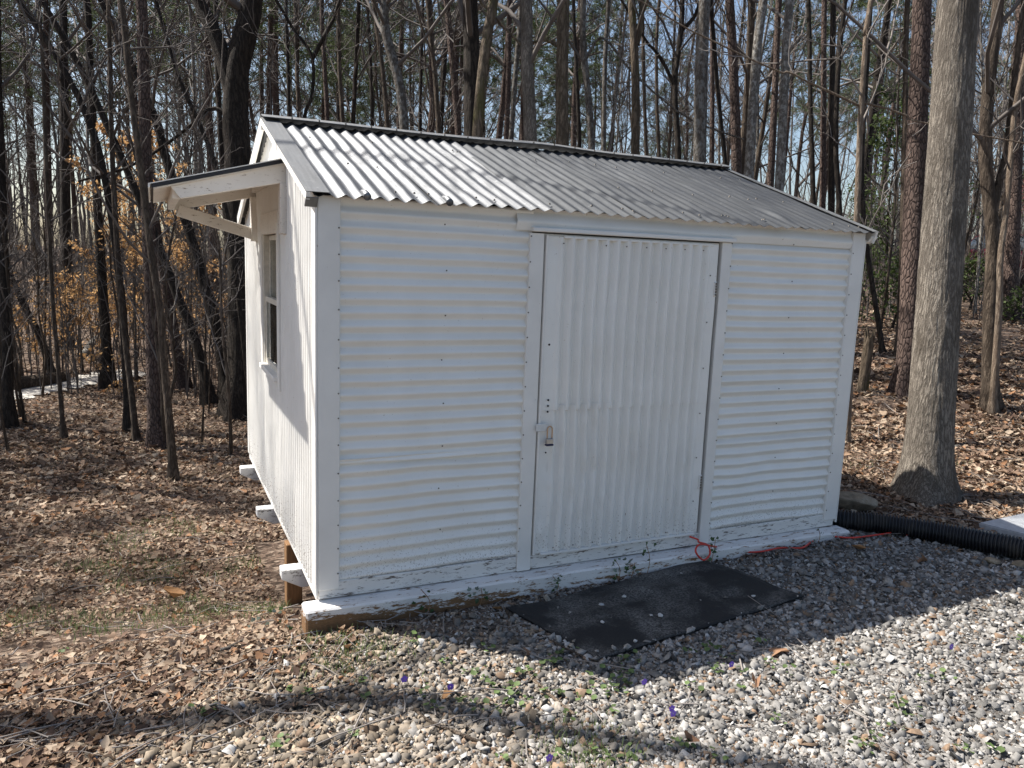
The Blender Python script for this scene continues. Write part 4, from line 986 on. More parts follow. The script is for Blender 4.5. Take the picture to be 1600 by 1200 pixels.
# the tree left of the frame whose trunk and limb draw the thin shadows on gravel and roof
def shadow_tree():
    base = np.array([-4.55, 2.1, 0]); base[2] = gz(base[0], base[1])-.1
    pth = np.array([(-4.55, 2.1, base[2]), (-4.6, 2.35, 3), (-4.8, 3.1, 7), (-4.97, 3.8, 9), (-5.35, 4.3, 11), (-5.6, 4.8, 14), (-5.5, 5.2, 16)])-base
    lim = np.array([(-4.95, 3.75, 8.7), (-3.6, 4.3, 9.0), (-2.7, 4.1, 9.0), (-1.8, 3.8, 9.1), (-.9, 3.5, 9.5)])-base
    ms = tree_meshes('shade_tree', pth, .13, .04, 91, sides=10, nseg=24, n1=7, fb=.7, l1=.12, n2=3, n3=2, limbs=[(lim, .028)])
    build_tree('bare_tree', 'nearest bare tree beyond the left edge, casting the thin limb shadows', None, base, ms, 'bark_brown')
shadow_tree()
for p in scatter(46, (-80, 420), (10, 26), .5)+scatter(26, (1330, 1640), (12, 28), .5)+scatter(20, (420, 1330), (14, 30), .6):
    plant('sap', sap, int(rg.integers(4)), 'sapling', (p[0], p[1], gz(*p)-.03), rg.uniform(0, 6.28), rg.uniform(.6, 1.2), 'thin leafless sapling %s, %s' % ('near the shed' if math.hypot(p[0], p[1]) < 16 else 'deeper in the woods', where(px_of(p))), GS)
# far wall of woods, beyond where trunks can be told apart
def far_woods():
    rg = np.random.default_rng(9); n = 240
    px = rg.uniform(-300, 1900, n); d = rg.uniform(64, 120, n); P0 = np.array([hdir(a, b_) for a, b_ in zip(px, d)])
    z = ground_z(P0[:, 0], P0[:, 1]); Ht = rg.uniform(13, 24, n); k = 6
    P = np.stack([np.c_[P0+rg.normal(size=(n, 2))*.25*j, z-.3+Ht*j/(k-1)] for j in range(k)], 1)
    R_ = rg.uniform(.07, .2, n)[:, None]*np.linspace(1, .25, k)[None]
    mb = MB(); V, Qf = tubes(P, R_, 5); mb.add(V, Qf)
    B, R2, L = branch_level(rg, P, R_, 12, .2, 1, .22, .8, 4, .25, .2, .35, .02, Ht)
    V, Qf = tubes(B, R2, 3); mb.add(V, Qf)
    B2, R3, L2 = branch_level(rg, B, R2, 3, .2, 1, .6, .7, 3, .2, .2, .6, .014, L)
    V, Qf = tubes(B2, R3, 3); mb.add(V, Qf)
    o = link('far_woods', mb.mesh('far_woods'), MAT['twig']); o['kind'] = 'stuff'; o['label'] = 'tangle of far bare woods behind the nearer trees'; o['category'] = 'woods'
far_woods()

def undergrowth():
    rg = np.random.default_rng(19); mb = MB()
    for (n, pr, dr) in ((1300, (-150, 440), (15, 48)), (500, (1320, 1720), (14, 40)), (500, (440, 1320), (20, 48))):
        px = rg.uniform(*pr, n); d = rg.uniform(*dr, n); P0 = np.array([hdir(a, b_) for a, b_ in zip(px, d)]); z = ground_z(P0[:, 0], P0[:, 1]); h = rg.uniform(.8, 3.6, n)
        dr_ = rg.normal(size=(n, 2))*.16
        P = np.stack([np.c_[P0+dr_*h[:, None]*f*f, z-.05+h*f] for f in (0, .35, .7, 1)], 1); R_ = rg.uniform(.008, .018, n)[:, None]*np.linspace(1, .4, 4)[None]
        V, Qf = tubes(P, R_, 3); mb.add(V, Qf)
        B, R2, L = branch_level(rg, P, R_, 5, .15, 1, .45, .8, 3, .2, .2, .6, .006, h)
        V, Qf = tubes(B, R2, 3); mb.add(V, Qf)
    o = link('undergrowth', mb.mesh('undergrowth'), MAT['twig']); o['kind'] = 'stuff'; o['label'] = 'tangled leafless undergrowth between the trunks'; o['category'] = 'brush'
undergrowth()

# beech saplings holding orange leaves
def beech(loc, Ht, seed, label, nl=900, colr=(.60, .37, .17)):
    rg = np.random.default_rng(seed); n = 6
    pth = np.c_[np.cumsum(rg.normal(0, .1, n)), np.cumsum(rg.normal(0, .1, n)), np.linspace(0, Ht, n)]; pth -= pth[0]
    rgb = np.random.default_rng(seed); nl = int(nl*1.7)
    ms = tree_meshes('beech', pth, .03, .008, seed, sides=6, nseg=12, n1=18, fb=.12, l1=.34, n2=6, n3=2, flare=.2, l1ang=1.35, up=.04, twig_r=.003)
    t = tag(empty('beech_sapling', loc), label, 'tree', None); link('trunk', ms[0], MAT['bark_grey'], t); c = link('crown', ms[1], MAT['twig'], t)
    v = np.empty(len(ms[1].vertices)*3, np.float32); ms[1].vertices.foreach_get('co', v); v = v.reshape(-1, 3)
    v = v[np.hypot(v[:, 0], v[:, 1]) > .25]
    c0 = v[rgb.integers(len(v), size=nl)]+rgb.normal(size=(nl, 3))*.03
    a = norm(rgb.normal(size=(nl, 3))+np.array([0, 0, -.4])); s = norm(np.cross(a, rgb.normal(size=(nl, 3)))); ln = rgb.uniform(.06, .11, nl)[:, None]
    nrm_ = np.cross(a, s)
    V = np.stack([c0, c0+a*ln*.5+s*ln*.28+nrm_*ln*.08, c0+a*ln, c0+a*ln*.5-s*ln*.28+nrm_*ln*.08], 1).reshape(-1, 3)
    cl = np.array(colr)*rgb.uniform(.6, 1.3, nl)[:, None]*np.array([1, 1, 1])
    link('leaves', make_mesh('leaves', V, np.arange(nl*4).reshape(-1, 4), None, False, np.repeat(cl, 4, 0)), MAT['leaf'], c)
for i, (px, d, Ht, nl, lab) in enumerate([(205, 17, 5.2, 1500, 'tall beech sapling with orange dry leaves behind the reddish pine'), (160, 20, 4.4, 1200, 'beech sapling with tan leaves beyond the track end'), (262, 19, 5.0, 1100, 'beech sapling with orange leaves between pine and slanting trunks'),
        (120, 18, 2.6, 600, 'low orange leaved beech by the fallen log'), (330, 21, 4.0, 700, 'beech sapling with pale orange leaves near the shed'), (22, 17, 2.8, 600, 'small orange leaved beech near the left edge'), (232, 26, 6, 1300, 'far beech sapling with pale tan leaves behind the others')]):
    p = hdir(px, d); beech((p[0], p[1], gz(*p)-.03), Ht, 800+i, lab, nl)
p = hit(8, 650); beech((p[0]-.3, p[1]-.15, p[2]-.03), 1.1, 820, 'knee high russet beech sprig beside the leftmost trunk', 160, (.36, .13, .06))

# evergreen understory on the right
def shrub(nm, loc, Ht, wd, seed, label, nl, colr=(.07, .10, .03), cat='shrub'):
    rg = np.random.default_rng(seed); n = 5
    pth = np.c_[np.cumsum(rg.normal(0, .06, n)), np.cumsum(rg.normal(0, .06, n)), np.linspace(0, Ht*.95, n)]; pth -= pth[0]
    ms = tree_meshes(nm, pth, .03, .008, seed, sides=6, nseg=10, n1=26, fb=.08, l1=wd/Ht*.55, n2=5, n3=2, flare=.2, l1ang=1.1, up=.1, twig_r=.003)
    t = tag(empty(nm, loc), label, cat); link('stem', ms[0], MAT['bark_dark'], t); c = link('crown', ms[1], MAT['twig'], t)
    v = np.empty(len(ms[1].vertices)*3, np.float32); ms[1].vertices.foreach_get('co', v); v = v.reshape(-1, 3)
    c0 = v[rg.integers(len(v), size=nl)]+rg.normal(size=(nl, 3))*.05
    a = norm(rg.normal(size=(nl, 3))); s = norm(np.cross(a, rg.normal(size=(nl, 3)))); ln = rg.uniform(.05, .10, nl)[:, None]; nn = np.cross(a, s)
    V = np.stack([c0, c0+a*ln*.5+s*ln*.26+nn*ln*.08, c0+a*ln, c0+a*ln*.5-s*ln*.26+nn*ln*.08], 1).reshape(-1, 3)
    cl = np.array(colr)*rg.uniform(.5, 1.4, nl)[:, None]
    link('leaves', make_mesh('leaves', V, np.arange(nl*4).reshape(-1, 4), None, False, np.repeat(cl, 4, 0)), MAT['leaf'], c)
for i, (px, d, Ht, wd, nl, lab) in enumerate([(1388, 15.5, 4.6, 2.4, 3200, 'tall dark evergreen holly left of the scaly pine'), (1402, 13.5, 1.3, 1.3, 1200, 'low green shrub beneath the holly beside the scaly pine'), (1360, 18, 2.2, 1.6, 1300, 'dull green brush just beyond the shed corner'), (1605, 24, 3.6, 2.6, 1800, 'green bush beside the red roof at right edge'), (1520, 16, .9, 1.2, 900, 'low leafy shrub behind the big grey trunk'), (1590, 14.5, .5, .7, 400, 'small green plant under the parked car')]):
    p = hdir(px, d); shrub('evergreen_shrub', (p[0], p[1], gz(*p)-.03), Ht, wd, 840+i, lab, nl)

# fallen logs and sticks
def log(nm, a, b_, r, m, label, cat='log', bend=.05, n=24, s=10):
    a, b_ = np.array(a), np.array(b_); d = b_-a; side = norm(np.cross(d, [0, 0, 1])); L = np.linalg.norm(d)
    t = np.linspace(0, 1, 6); P = a+t[:, None]*d+side*(np.sin(t*np.pi*1.3)*bend*L)[:, None]+side*(np.sin(t*9)*bend*.25*L)[:, None]
    for q in P: q[2] = max(q[2], gz(q[0], q[1])+r*.6)
    o = tube_obj(nm, P, [r, r*.98, r*.9, r*.75], MAT[m], None, n, s); tag(o, label, cat); return o
log('fallen_log', hit(18, 612)+[0, 0, .12], hit(104, 598)+[0, 0, .12], .17, 'bark_brown', 'thick fallen log lying along the far side of the track', bend=.02)
log('fallen_log', hit(128, 566)+[0, 0, .15], hit(152, 556)+[0, 0, .5], .10, 'bark_pale', 'pale fallen log propped up near the track end', bend=.02)
for (a, b_, r, lab, mt) in [((648, 1112), (762, 1172), .008, 'crooked brown twig on gravel below the mat corner', 'bark_brown'), ((826, 1048), (893, 1122), .009, 'straight pale stick pointing out of the shed shadow', 'bark_snag'), ((408, 1096), (456, 1112), .010, 'short brown stick on the gravel at lower left', 'bark_brown'), ((106, 714), (132, 702), .022, 'pale broken branch lying among leaves at left', 'bark_snag'), ((345, 1020), (382, 1004), .012, 'grey stick in leaves left of the skid end', 'bark_grey'), ((790, 958), (925, 1040), .006, 'thin twig along the left edge of the mat', 'bark_brown'), ((1490, 700), (1545, 660), .015, 'forked grey branch lying right of the big trunk', 'bark_grey'), ((1505, 690), (1590, 668), .012, 'long thin fallen limb on leaves near the right edge', 'bark_brown'), ((1320, 448), (1400, 449), .05, 'pale fallen trunk on the far slope under the brush', 'bark_snag')]:
    log('stick', hit(*a)+[0, 0, .012], hit(*b_)+[0, 0, .012], r, mt, lab, 'stick', .06, 20, 6)

# ------------------------------------------------------------------ house and car at the far right
def far_house():
    p = hdir(1650, 31); z0 = gz(*p); d = norm(np.array([p[0]-CAM[0], p[1]-CAM[1]])); ang = math.atan2(d[1], d[0])
    t = tag(empty('house', (p[0], p[1], z0-.3)), 'house with red metal porch roof behind trees at right edge', 'house'); t.rotation_euler = (0, 0, ang-math.pi/2)
    wl = timber('tan_boards', (.42, .30, .15)); rd = galvanised('red_metal_roof', (.09, .022, .02), (.16, .04, .035), .1, .5)
    board('wall', (-1.2, 1.5, 0), (6, 6, 3.1), wl, t, .01)
    rf = empty('roof'); rf.parent = t
    for k in range(9):
        x0 = -1.7+k*.9
        bm = bmesh.new(); pr = [(x0+.01, -.2, 2.75), (x0+.89, -.2, 2.75), (x0+.89, 3.7, 4.5), (x0+.01, 3.7, 4.5)]
        a = [bm.verts.new(v) for v in pr]; c2 = [bm.verts.new((v[0], v[1], v[2]-.06)) for v in pr]; bm.faces.new(a); bm.faces.new(c2[::-1])
        for i in range(4): bm.faces.new((a[i], c2[i], c2[(i+1) % 4], a[(i+1) % 4]))
        bmesh.ops.recalc_face_normals(bm, faces=bm.faces); me = bpy.data.meshes.new('roof_panel'); bm.to_mesh(me); bm.free(); link('roof_panel', me, rd, rf)
    for x in (-1.5, .9, 3.3): board('porch_post', (x, 0, 0), (x+.12, .12, 2.66), MAT['trim'], t, .006)
    wn = board('window', (1.4, 1.44, 1.0), (2.4, 1.498, 2.2), MAT['trim'], t, .004); board('pane', (1.47, 1.43, 1.07), (2.33, 1.438, 2.13), MAT['glass'], wn, 0)
    dr = board('door', (-.6, 1.45, .3), (.3, 1.498, 2.35), MAT['timber'], t, .004)
far_house()
def far_car():
    p = hdir(1582, 21.5); z0 = gz(*p); d = norm(np.array([p[0]-CAM[0], p[1]-CAM[1]])); ang = math.atan2(d[1], d[0])
    t = tag(empty('parked_car', (p[0], p[1], z0)), 'dark maroon parked car half hidden by trees at right edge', 'car'); t.rotation_euler = (0, 0, ang-math.pi/2+.55)
    paint, nt, b = new_mat('maroon_paint'); b.inputs['Base Color'].default_value = (.07, .012, .018, 1); b.inputs['Roughness'].default_value = .25; b.inputs['Coat Weight'].default_value = .6
    glass, nt, b = new_mat('car_glass'); b.inputs['Base Color'].default_value = (.05, .06, .07, 1); b.inputs['Roughness'].default_value = .06
    # front of the car towards -Y
    prof = [(-2.2, .42), (-2.25, .62), (-2.1, .78), (-1.2, .94), (-.45, 1.38), (-.1, 1.45), (.9, 1.44), (1.6, 1.05), (2.15, 1.0), (2.25, .75), (2.2, .4)]
    def body(w0, w1, pr, nm, m, par):
        bm = bmesh.new(); rows = []
        for s in (-1, -.9, .9, 1):
            rows.append([bm.verts.new((s*(w0 if z < .95 else w1+(w0-w1)*max(0, (1.2-z)/.25) if z < 1.2 else w1)*(1 if abs(s) == 1 else 1), y*(1 if abs(s) < 1 else .985), z if abs(s) < 1 else (z-.03 if z > .5 else z))) for y, z in pr])
        for r1, r2 in zip(rows, rows[1:]):
            for i in range(len(pr)): bm.faces.new((r1[i], r1[(i+1) % len(pr)], r2[(i+1) % len(pr)], r2[i]))
        bm.faces.new(rows[0][::-1]); bm.faces.new(rows[-1]); bmesh.ops.recalc_face_normals(bm, faces=bm.faces)
        me = bpy.data.meshes.new(nm); bm.to_mesh(me); bm.free(); return link(nm, me, m, par)
    body(.88, .64, prof, 'body', paint, t)
    def quad(nm, pts, m):
        V = np.array(pts, float); n_ = norm(np.cross(V[1]-V[0], V[3]-V[0])); V = np.vstack([V+n_*.012, V-n_*.012])
        link(nm, make_mesh(nm, V, [[0, 1, 2, 3], [7, 6, 5, 4], [0, 4, 5, 1], [1, 5, 6, 2], [2, 6, 7, 3], [3, 7, 4, 0]]), m, t)
    quad('windshield', [(-.70, -1.16, .99), (.70, -1.16, .99), (.58, -.47, 1.385), (-.58, -.47, 1.385)], glass)
    quad('rear_window', [(.58, .97, 1.42), (-.58, .97, 1.42), (-.66, 1.54, 1.11), (.66, 1.54, 1.11)], glass)
    for s in (-1, 1):
        quad('side_window', [(s*.80, -.85, 1.03), (s*.80, 1.1, 1.06), (s*.66, .85, 1.37), (s*.66, -.38, 1.36)], glass)
        for y in (-1.4, 1.35):
            V, Qw = tubes(np.array([[[s*.70, y, .32], [s*.90, y, .32]]]), np.array([[.32, .32]]), 24)
            V = np.vstack([V, [[s*.70, y, .32], [s*.90, y, .32]]]); Tn = [[i, (i+1) % 24, 48] for i in range(24)]+[[24+i, 24+(i+1) % 24, 49] for i in range(24)]
            wh = link('wheel', make_mesh('wheel', V, Qw, Tn), MAT['pipe'], t)
            V, Qw = tubes(np.array([[[s*.902, y, .32], [s*.915, y, .32]]]), np.array([[.2, .17]]), 18); V = np.vstack([V, [[s*.915, y, .32]]])
            link('rim', make_mesh('rim', V, Qw, [[18+i, 18+(i+1) % 18, 36] for i in range(18)]), MAT['steel'], wh)
        board('headlight', (s*.62-.14, -2.235, .62), (s*.62+.14, -2.14, .73), MAT['steel'], t, .02)
        board('mirror', (s*.90-.06, -.85, .98), (s*.90+.06, -.75, 1.1), paint, t, .02)
    board('grille', (-.4, -2.262, .5), (.4, -2.2, .66), MAT['black'], t, .01)
far_car()
STAT = []

# ------------------------------------------------------------------ ground cover
def inside(poly, x, y):
    r = np.zeros(x.shape, bool); n = len(poly)
    for i in range(n):
        (x1, y1), (x2, y2) = poly[i], poly[(i+1) % n]
        c = ((y1 > y) != (y2 > y)) & (x < (x2-x1)*(y-y1)/(y2-y1+1e-12)+x1); r ^= c
    return r
def blocked(x, y):
    return ((x > -.0) & (x < W) & (y > .0) & (y < D)) | ((x > -.12) & (x < 3.62) & (y > -.14) & (y < .02)) | inside(MATQ, x, y) | inside(SLAB, x, y)
def visible_sample(rg, n, pxr, pyr):
    """points spread over the ground that the view takes in, evenly by picture area (nearer = denser)"""
    px = rg.uniform(*pxr, n); py = rg.uniform(*pyr, n)
    d = FWD[None]+RGT[None]*((px-800)/FPX)[:, None]+UPV[None]*((600-py)/FPX)[:, None]
    t = np.full(n, 3.0); 
    for _ in range(30):
        P = CAM+t[:, None]*d; z = ground_z(P[:, 0], P[:, 1]); tn = (z-CAM[2])/np.minimum(d[:, 2], -.02); t = t+.6*(np.clip(tn, 1, 70)-t)
    return (CAM+t[:, None]*d)[:, :2]
# gravel: angular stones in one mesh
def gravel():
    rg = np.random.default_rng(12)
    n0 = 62000; P = np.c_[rg.uniform(-2.6, 6.2, n0), rg.uniform(-3.1, .3, n0)]
    n1 = 90000; P = np.vstack([P, visible_sample(rg, n1, (-250, 1750), (790, 1330))])
    g = gravel_w(P[:, 0], P[:, 1]); k = rg.random(len(P)) < g*.97+.0
    ok = k & ~inside(SLAB, P[:, 0], P[:, 1]) & ~(((P[:, 0] > -.1) & (P[:, 0] < 3.6) & (P[:, 1] > -.15)))
    # keep the mat mostly clear
    im = inside(MATQ, P[:, 0], P[:, 1]); core = inside(MATQ.mean(0)+(MATQ-MATQ.mean(0))*(.955+.05*rg.random())-0, P[:, 0], P[:, 1]); ok &= ~im | (rg.random(len(P)) < np.where(core, .003, .16*vnoise(P[:, 0]*6, P[:, 1]*6)))
    P = P[ok]; im = im[ok]; n = len(P)
    ico = np.array([(sx_, sy_, sz_) for sz_ in (-.8, .8) for sx_, sy_ in ((-1, -1), (1, -1), (1, 1), (-1, 1))])*.72
    ico[4:, :2] *= .8
    F = np.array([(0, 1, 5), (0, 5, 4), (1, 2, 6), (1, 6, 5), (2, 3, 7), (2, 7, 6), (3, 0, 4), (3, 4, 7), (4, 5, 6), (4, 6, 7)])
    sz = np.clip(np.exp(rg.normal(math.log(.0076), .48, n)), .0035, .026)
    ax = np.stack([rg.uniform(.9, 1.6, n), rg.uniform(.7, 1.15, n), rg.uniform(.42, .8, n)], 1)*sz[:, None]
    V = (ico[None]*(1+rg.uniform(-.45, .4, (n, 8, 1)))+rg.uniform(-.25, .25, (n, 8, 3)))*ax[:, None, :]
    # tilt a little, spin freely
    a, tb, tc = rg.uniform(0, 6.28, n), rg.normal(0, .5, n), rg.normal(0, .5, n)
    def rot(V, i, j, an):
        c_, s_ = np.cos(an)[:, None], np.sin(an)[:, None]; x, y = V[..., i].copy(), V[..., j].copy(); V[..., i] = c_*x-s_*y; V[..., j] = s_*x+c_*y
    rot(V, 1, 2, tb); rot(V, 0, 2, tc); rot(V, 0, 1, a)
    z = ground_z(P[:, 0], P[:, 1])+sz*rg.uniform(-.1, .55, n)+im*.026
    V = V+np.c_[P, z][:, None, :]
    tan = sstep(1.7, -.2, P[:, 0]-.3*P[:, 1]+rg.normal(0, .5, n))[:, None]
    grey = np.array([.262, .25, .232]); tn = np.array([.25, .20, .145])
    cl = (grey*(1-tan)+tn*tan)*np.clip(rg.normal(.92, .38, n), .2, 1.8)[:, None]
    odd = rg.random(n) < .10; cl[odd] = np.array([.24, .165, .11])*rg.uniform(.6, 1.3, odd.sum())[:, None]
    wht = rg.random(n) < .05; cl[wht] = np.array([.5, .49, .47])*rg.uniform(.8, 1.05, wht.sum())[:, None]
    cl = np.repeat(cl, 8, 0)
    Fc = (F[None]+np.arange(n)[:, None, None]*8).reshape(-1, 3)
    o = link('gravel', make_mesh('gravel', V.reshape(-1, 3), None, Fc, False, cl), MAT['stone']); o['kind'] = 'stuff'; o['label'] = 'pale crushed stone gravel spread before the shed'; o['category'] = 'gravel'
    STAT.append(('gravel', n))
gravel()
# dry leaf litter
def leaf_geo(rg, n):
    """curled leaves, 8 verts 6 quads-ish each, unit length"""
    t = np.array([0, .48, 1.0]); wv = np.array([.08, .36, .05])
    V = np.zeros((n, 3, 3, 3)); cu = rg.normal(0, .55, n); cw = rg.uniform(.05, .5, n)
    for i in range(3):
        lob = rg.uniform(.7, 1.25, (n, 2))
        for j, s in enumerate((-1, 0, 1)):
            V[:, i, j, 0] = t[i]-.5
            V[:, i, j, 1] = s*wv[i]*(lob[:, 0] if s < 0 else lob[:, 1])
            V[:, i, j, 2] = cu*((t[i]-.5)**2)*1.2+(abs(s))*cw*wv[i]*1.6+rg.normal(0, .03, n)
    ix = np.arange(9).reshape(3, 3)
    Q_ = np.stack([ix[:-1, :-1], ix[1:, :-1], ix[1:, 1:], ix[:-1, 1:]], -1).reshape(-1, 4)
    return V.reshape(n, 9, 3), Q_
def litter():
    rg = np.random.default_rng(21)
    P = np.vstack([visible_sample(rg, 46000, (-60, 560), (560, 1230)), visible_sample(rg, 9000, (-520, -60), (580, 1250)), visible_sample(rg, 16000, (-60, 420), (540, 760)), visible_sample(rg, 26000, (1280, 1680), (455, 860)), np.c_[rg.uniform(-7, 10, 14000), rg.uniform(-3, 9, 14000)],
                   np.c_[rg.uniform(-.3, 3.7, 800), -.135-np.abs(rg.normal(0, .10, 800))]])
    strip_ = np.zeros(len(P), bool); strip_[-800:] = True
    g = gravel_w(P[:, 0], P[:, 1]); keep = (rg.random(len(P)) < (1-g)*.98*sstep(.18, .42, fbm(P[:, 0]*1.1+50, P[:, 1]*1.1+20, 3))+.022) | strip_
    keep &= ~blocked(P[:, 0], P[:, 1])
    # keep the track clear
    PLc = catmull(pl, 50)[:, :2]; dmin = np.min(np.hypot(P[:, None, 0]-PLc[None, :, 0], P[:, None, 1]-PLc[None, :, 1]), axis=1); keep &= (dmin > .6) | (rg.random(len(P)) < .04)
    P = P[keep]; strip_ = strip_[keep]; n = len(P)
    d = np.hypot(P[:, 0]-CAM[0], P[:, 1]-CAM[1])
    sz = np.clip(np.exp(rg.normal(math.log(.029), .36, n)), .012, .075)*np.clip(d/6.3, .85, 1.75)*np.where(strip_, .7, 1)
    V, Q_ = leaf_geo(rg, n); V *= sz[:, None, None]
    a, tb, tc = rg.uniform(0, 6.28, n), rg.normal(0, .4, n), rg.normal(0, .4, n)
    def rot(V, i, j, an):
        c_, s_ = np.cos(an)[:, None], np.sin(an)[:, None]; x, y = V[..., i].copy(), V[..., j].copy(); V[..., i] = c_*x-s_*y; V[..., j] = s_*x+c_*y
    rot(V, 1, 2, tb); rot(V, 0, 2, tc); rot(V, 0, 1, a)
    z = ground_z(P[:, 0], P[:, 1])+sz*rg.uniform(.08, .42, n)
    V = V+np.c_[P, z][:, None, :]
    pal = np.array([(.34, .25, .175), (.27, .18, .12), (.16, .10, .068), (.43, .34, .25), (.085, .052, .036), (.31, .165, .085)])
    cl = pal[rg.choice(6, n, p=[.27, .23, .17, .16, .11, .06])]*rg.uniform(.75, 1.2, n)[:, None]
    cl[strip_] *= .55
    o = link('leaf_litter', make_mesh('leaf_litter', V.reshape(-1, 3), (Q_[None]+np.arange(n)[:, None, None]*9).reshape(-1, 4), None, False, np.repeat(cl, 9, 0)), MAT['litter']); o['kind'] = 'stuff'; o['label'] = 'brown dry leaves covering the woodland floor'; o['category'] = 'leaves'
    STAT.append(('litter', n))
litter()
def fallen_twigs():
    rg = np.random.default_rng(23); P = np.vstack([visible_sample(rg, 420, (-200, 560), (570, 1200)), visible_sample(rg, 260, (1290, 1700), (470, 840)), visible_sample(rg, 60, (450, 1600), (960, 1200)), np.c_[rg.uniform(-.2, 3.6, 90), rg.uniform(-.34, -.15, 90)]])
    P = P[~blocked(P[:, 0], P[:, 1])]; n = len(P); L = rg.uniform(.08, .45, n)*np.where(np.arange(n) > n-80, .5, 1); a = rg.uniform(0, 6.28, n); pts = []
    for f in (-.5, -.17, .17, .5):
        a = a+rg.normal(0, .12, n); q = P+np.c_[np.cos(a), np.sin(a)]*(L*f)[:, None]; pts.append(np.c_[q, ground_z(q[:, 0], q[:, 1])+.008+rg.uniform(0, .03, n)])
    V, Qf = tubes(np.stack(pts, 1), rg.uniform(.0015, .005, n)[:, None]*np.linspace(1, .5, 4)[None], 4)
    o = link('fallen_twigs', make_mesh('fallen_twigs', V, Qf), MAT['twig_pale']); o['kind'] = 'stuff'; o['label'] = 'small dead twigs strewn over leaves and gravel'; o['category'] = 'twigs'
fallen_twigs()
# grass tufts and small weeds
def blades(name, label, cat, C, per, hgt, spread, colr, wd=.004, seed=1):
    rg = np.random.default_rng(seed); C = np.array(C); n = len(C)*per; c = np.repeat(C, per, 0)+rg.normal(size=(n, 2))*spread; ok = ~blocked(c[:, 0], c[:, 1]); c = c[ok]; n = len(c)
    z = ground_z(c[:, 0], c[:, 1]); h = rg.uniform(.4, 1.2, n)*hgt; a = rg.uniform(0, 6.28, n); ln = rg.uniform(.1, .8, n)*h; wv = np.c_[-np.sin(a), np.cos(a), 0*a]*wd; di = np.c_[np.cos(a), np.sin(a), 0*a]
    B0 = np.c_[c, z-.005]
    V = np.stack([B0-wv, B0+wv, B0+di*(ln*.35)[:, None]+np.c_[0*h, 0*h, h*.65]+wv*.7, B0+di*(ln*.35)[:, None]+np.c_[0*h, 0*h, h*.65]-wv*.7, B0+di*ln[:, None]+np.c_[0*h, 0*h, h]], 1)
    i = np.arange(n)[:, None]*5
    cl = np.array(colr)*rg.uniform(.6, 1.4, n)[:, None]
    o = link(name, make_mesh(name, V.reshape(-1, 3), i+np.array([[0, 1, 2, 3]]), i+np.array([[3, 2, 4]]), False, np.repeat(cl, 5, 0)), MAT['green']); o['kind'] = 'stuff'; o['label'] = label; o['category'] = cat
rg = np.random.default_rng(41)
tf = []
for (px, py, k, s) in [(60, 960, 5, 18), (120, 968, 6, 22), (150, 985, 4, 20), (300, 822, 8, 25), (240, 835, 6, 35), (180, 845, 4, 30), (135, 885, 4, 15), (170, 890, 5, 18), (185, 920, 4, 14), (262, 890, 5, 12), (270, 905, 3, 10), (300, 940, 4, 8), (290, 968, 6, 25), (330, 960, 5, 20), (240, 962, 5, 22), (400, 955, 6, 25), (430, 955, 6, 15), (430, 880, 5, 12), (365, 885, 4, 15), (15, 975, 4, 10), (1465, 725, 5, 14), (1350, 730, 2, 10), (505, 1000, 2, 10), (560, 1010, 4, 25), (600, 1015, 5, 22), (520, 1045, 4, 20), (300, 880, 5, 60), (220, 870, 5, 50), (900, 1190, 6, 40), (940, 1170, 4, 25)]:
    for _ in range(k): tf.append(hit(px+rg.normal()*s, py+rg.normal()*s*.3)[:2])
blades('grass', 'sparse green grass tufts among the dry leaves', 'grass', tf, 36, .05, .085, (.17, .215, .085), .0024, 5)
def weeds():
    rg = np.random.default_rng(43); C = []
    for _ in range(40): C.append(hit(rg.uniform(420, 1600), rg.uniform(1000, 1200))[:2])
    for _ in range(26): C.append(hit(rg.uniform(560, 1000), rg.uniform(1010, 1110))[:2])
    for (px, py) in [(1200, 1040), (1230, 1050), (1160, 1055), (1085, 1080), (1120, 1055), (1320, 1045), (1330, 1165), (1350, 1175), (1420, 1120), (1480, 1060), (960, 1190), (930, 1180), (880, 1185), (310, 1120), (330, 1115), (455, 1080), (100, 1020)]: C.append(hit(px, py)[:2])
    C = np.array(C); per = 5; n = len(C)*per; c = np.repeat(C, per, 0)+rg.normal(size=(n, 2))*.022; c0 = c[~blocked(c[:, 0], c[:, 1])]; n = len(c0)
    z = ground_z(c0[:, 0], c0[:, 1])+rg.uniform(.012, .035, n); s = rg.uniform(.006, .015, n); a = rg.uniform(0, 6.28, n)
    th = np.arange(6)*np.pi/3
    V = np.stack([np.c_[c0[:, 0]+s*np.cos(t_+a)*(1.15 if i == 0 else 1), c0[:, 1]+s*np.sin(t_+a)*(1.15 if i == 0 else 1), z+s*.35*np.cos(t_*1+a*2)+s*.2*(i % 2)] for i, t_ in enumerate(th)]+[np.c_[c0, z-s*.15]], 1)
    i = np.arange(n)[:, None, None]*7; T = i+np.array([[k, (k+1) % 6, 6] for k in range(6)])[None]
    cl = np.array([.12, .175, .06])*rg.uniform(.5, 1.35, n)[:, None]
    o = link('weeds', make_mesh('weeds', V.reshape(-1, 3), None, T.reshape(-1, 3), False, np.repeat(cl, 7, 0)), MAT['green']); o['kind'] = 'stuff'; o['label'] = 'small round leaved weeds sprouting through the gravel'; o['category'] = 'weeds'
weeds()
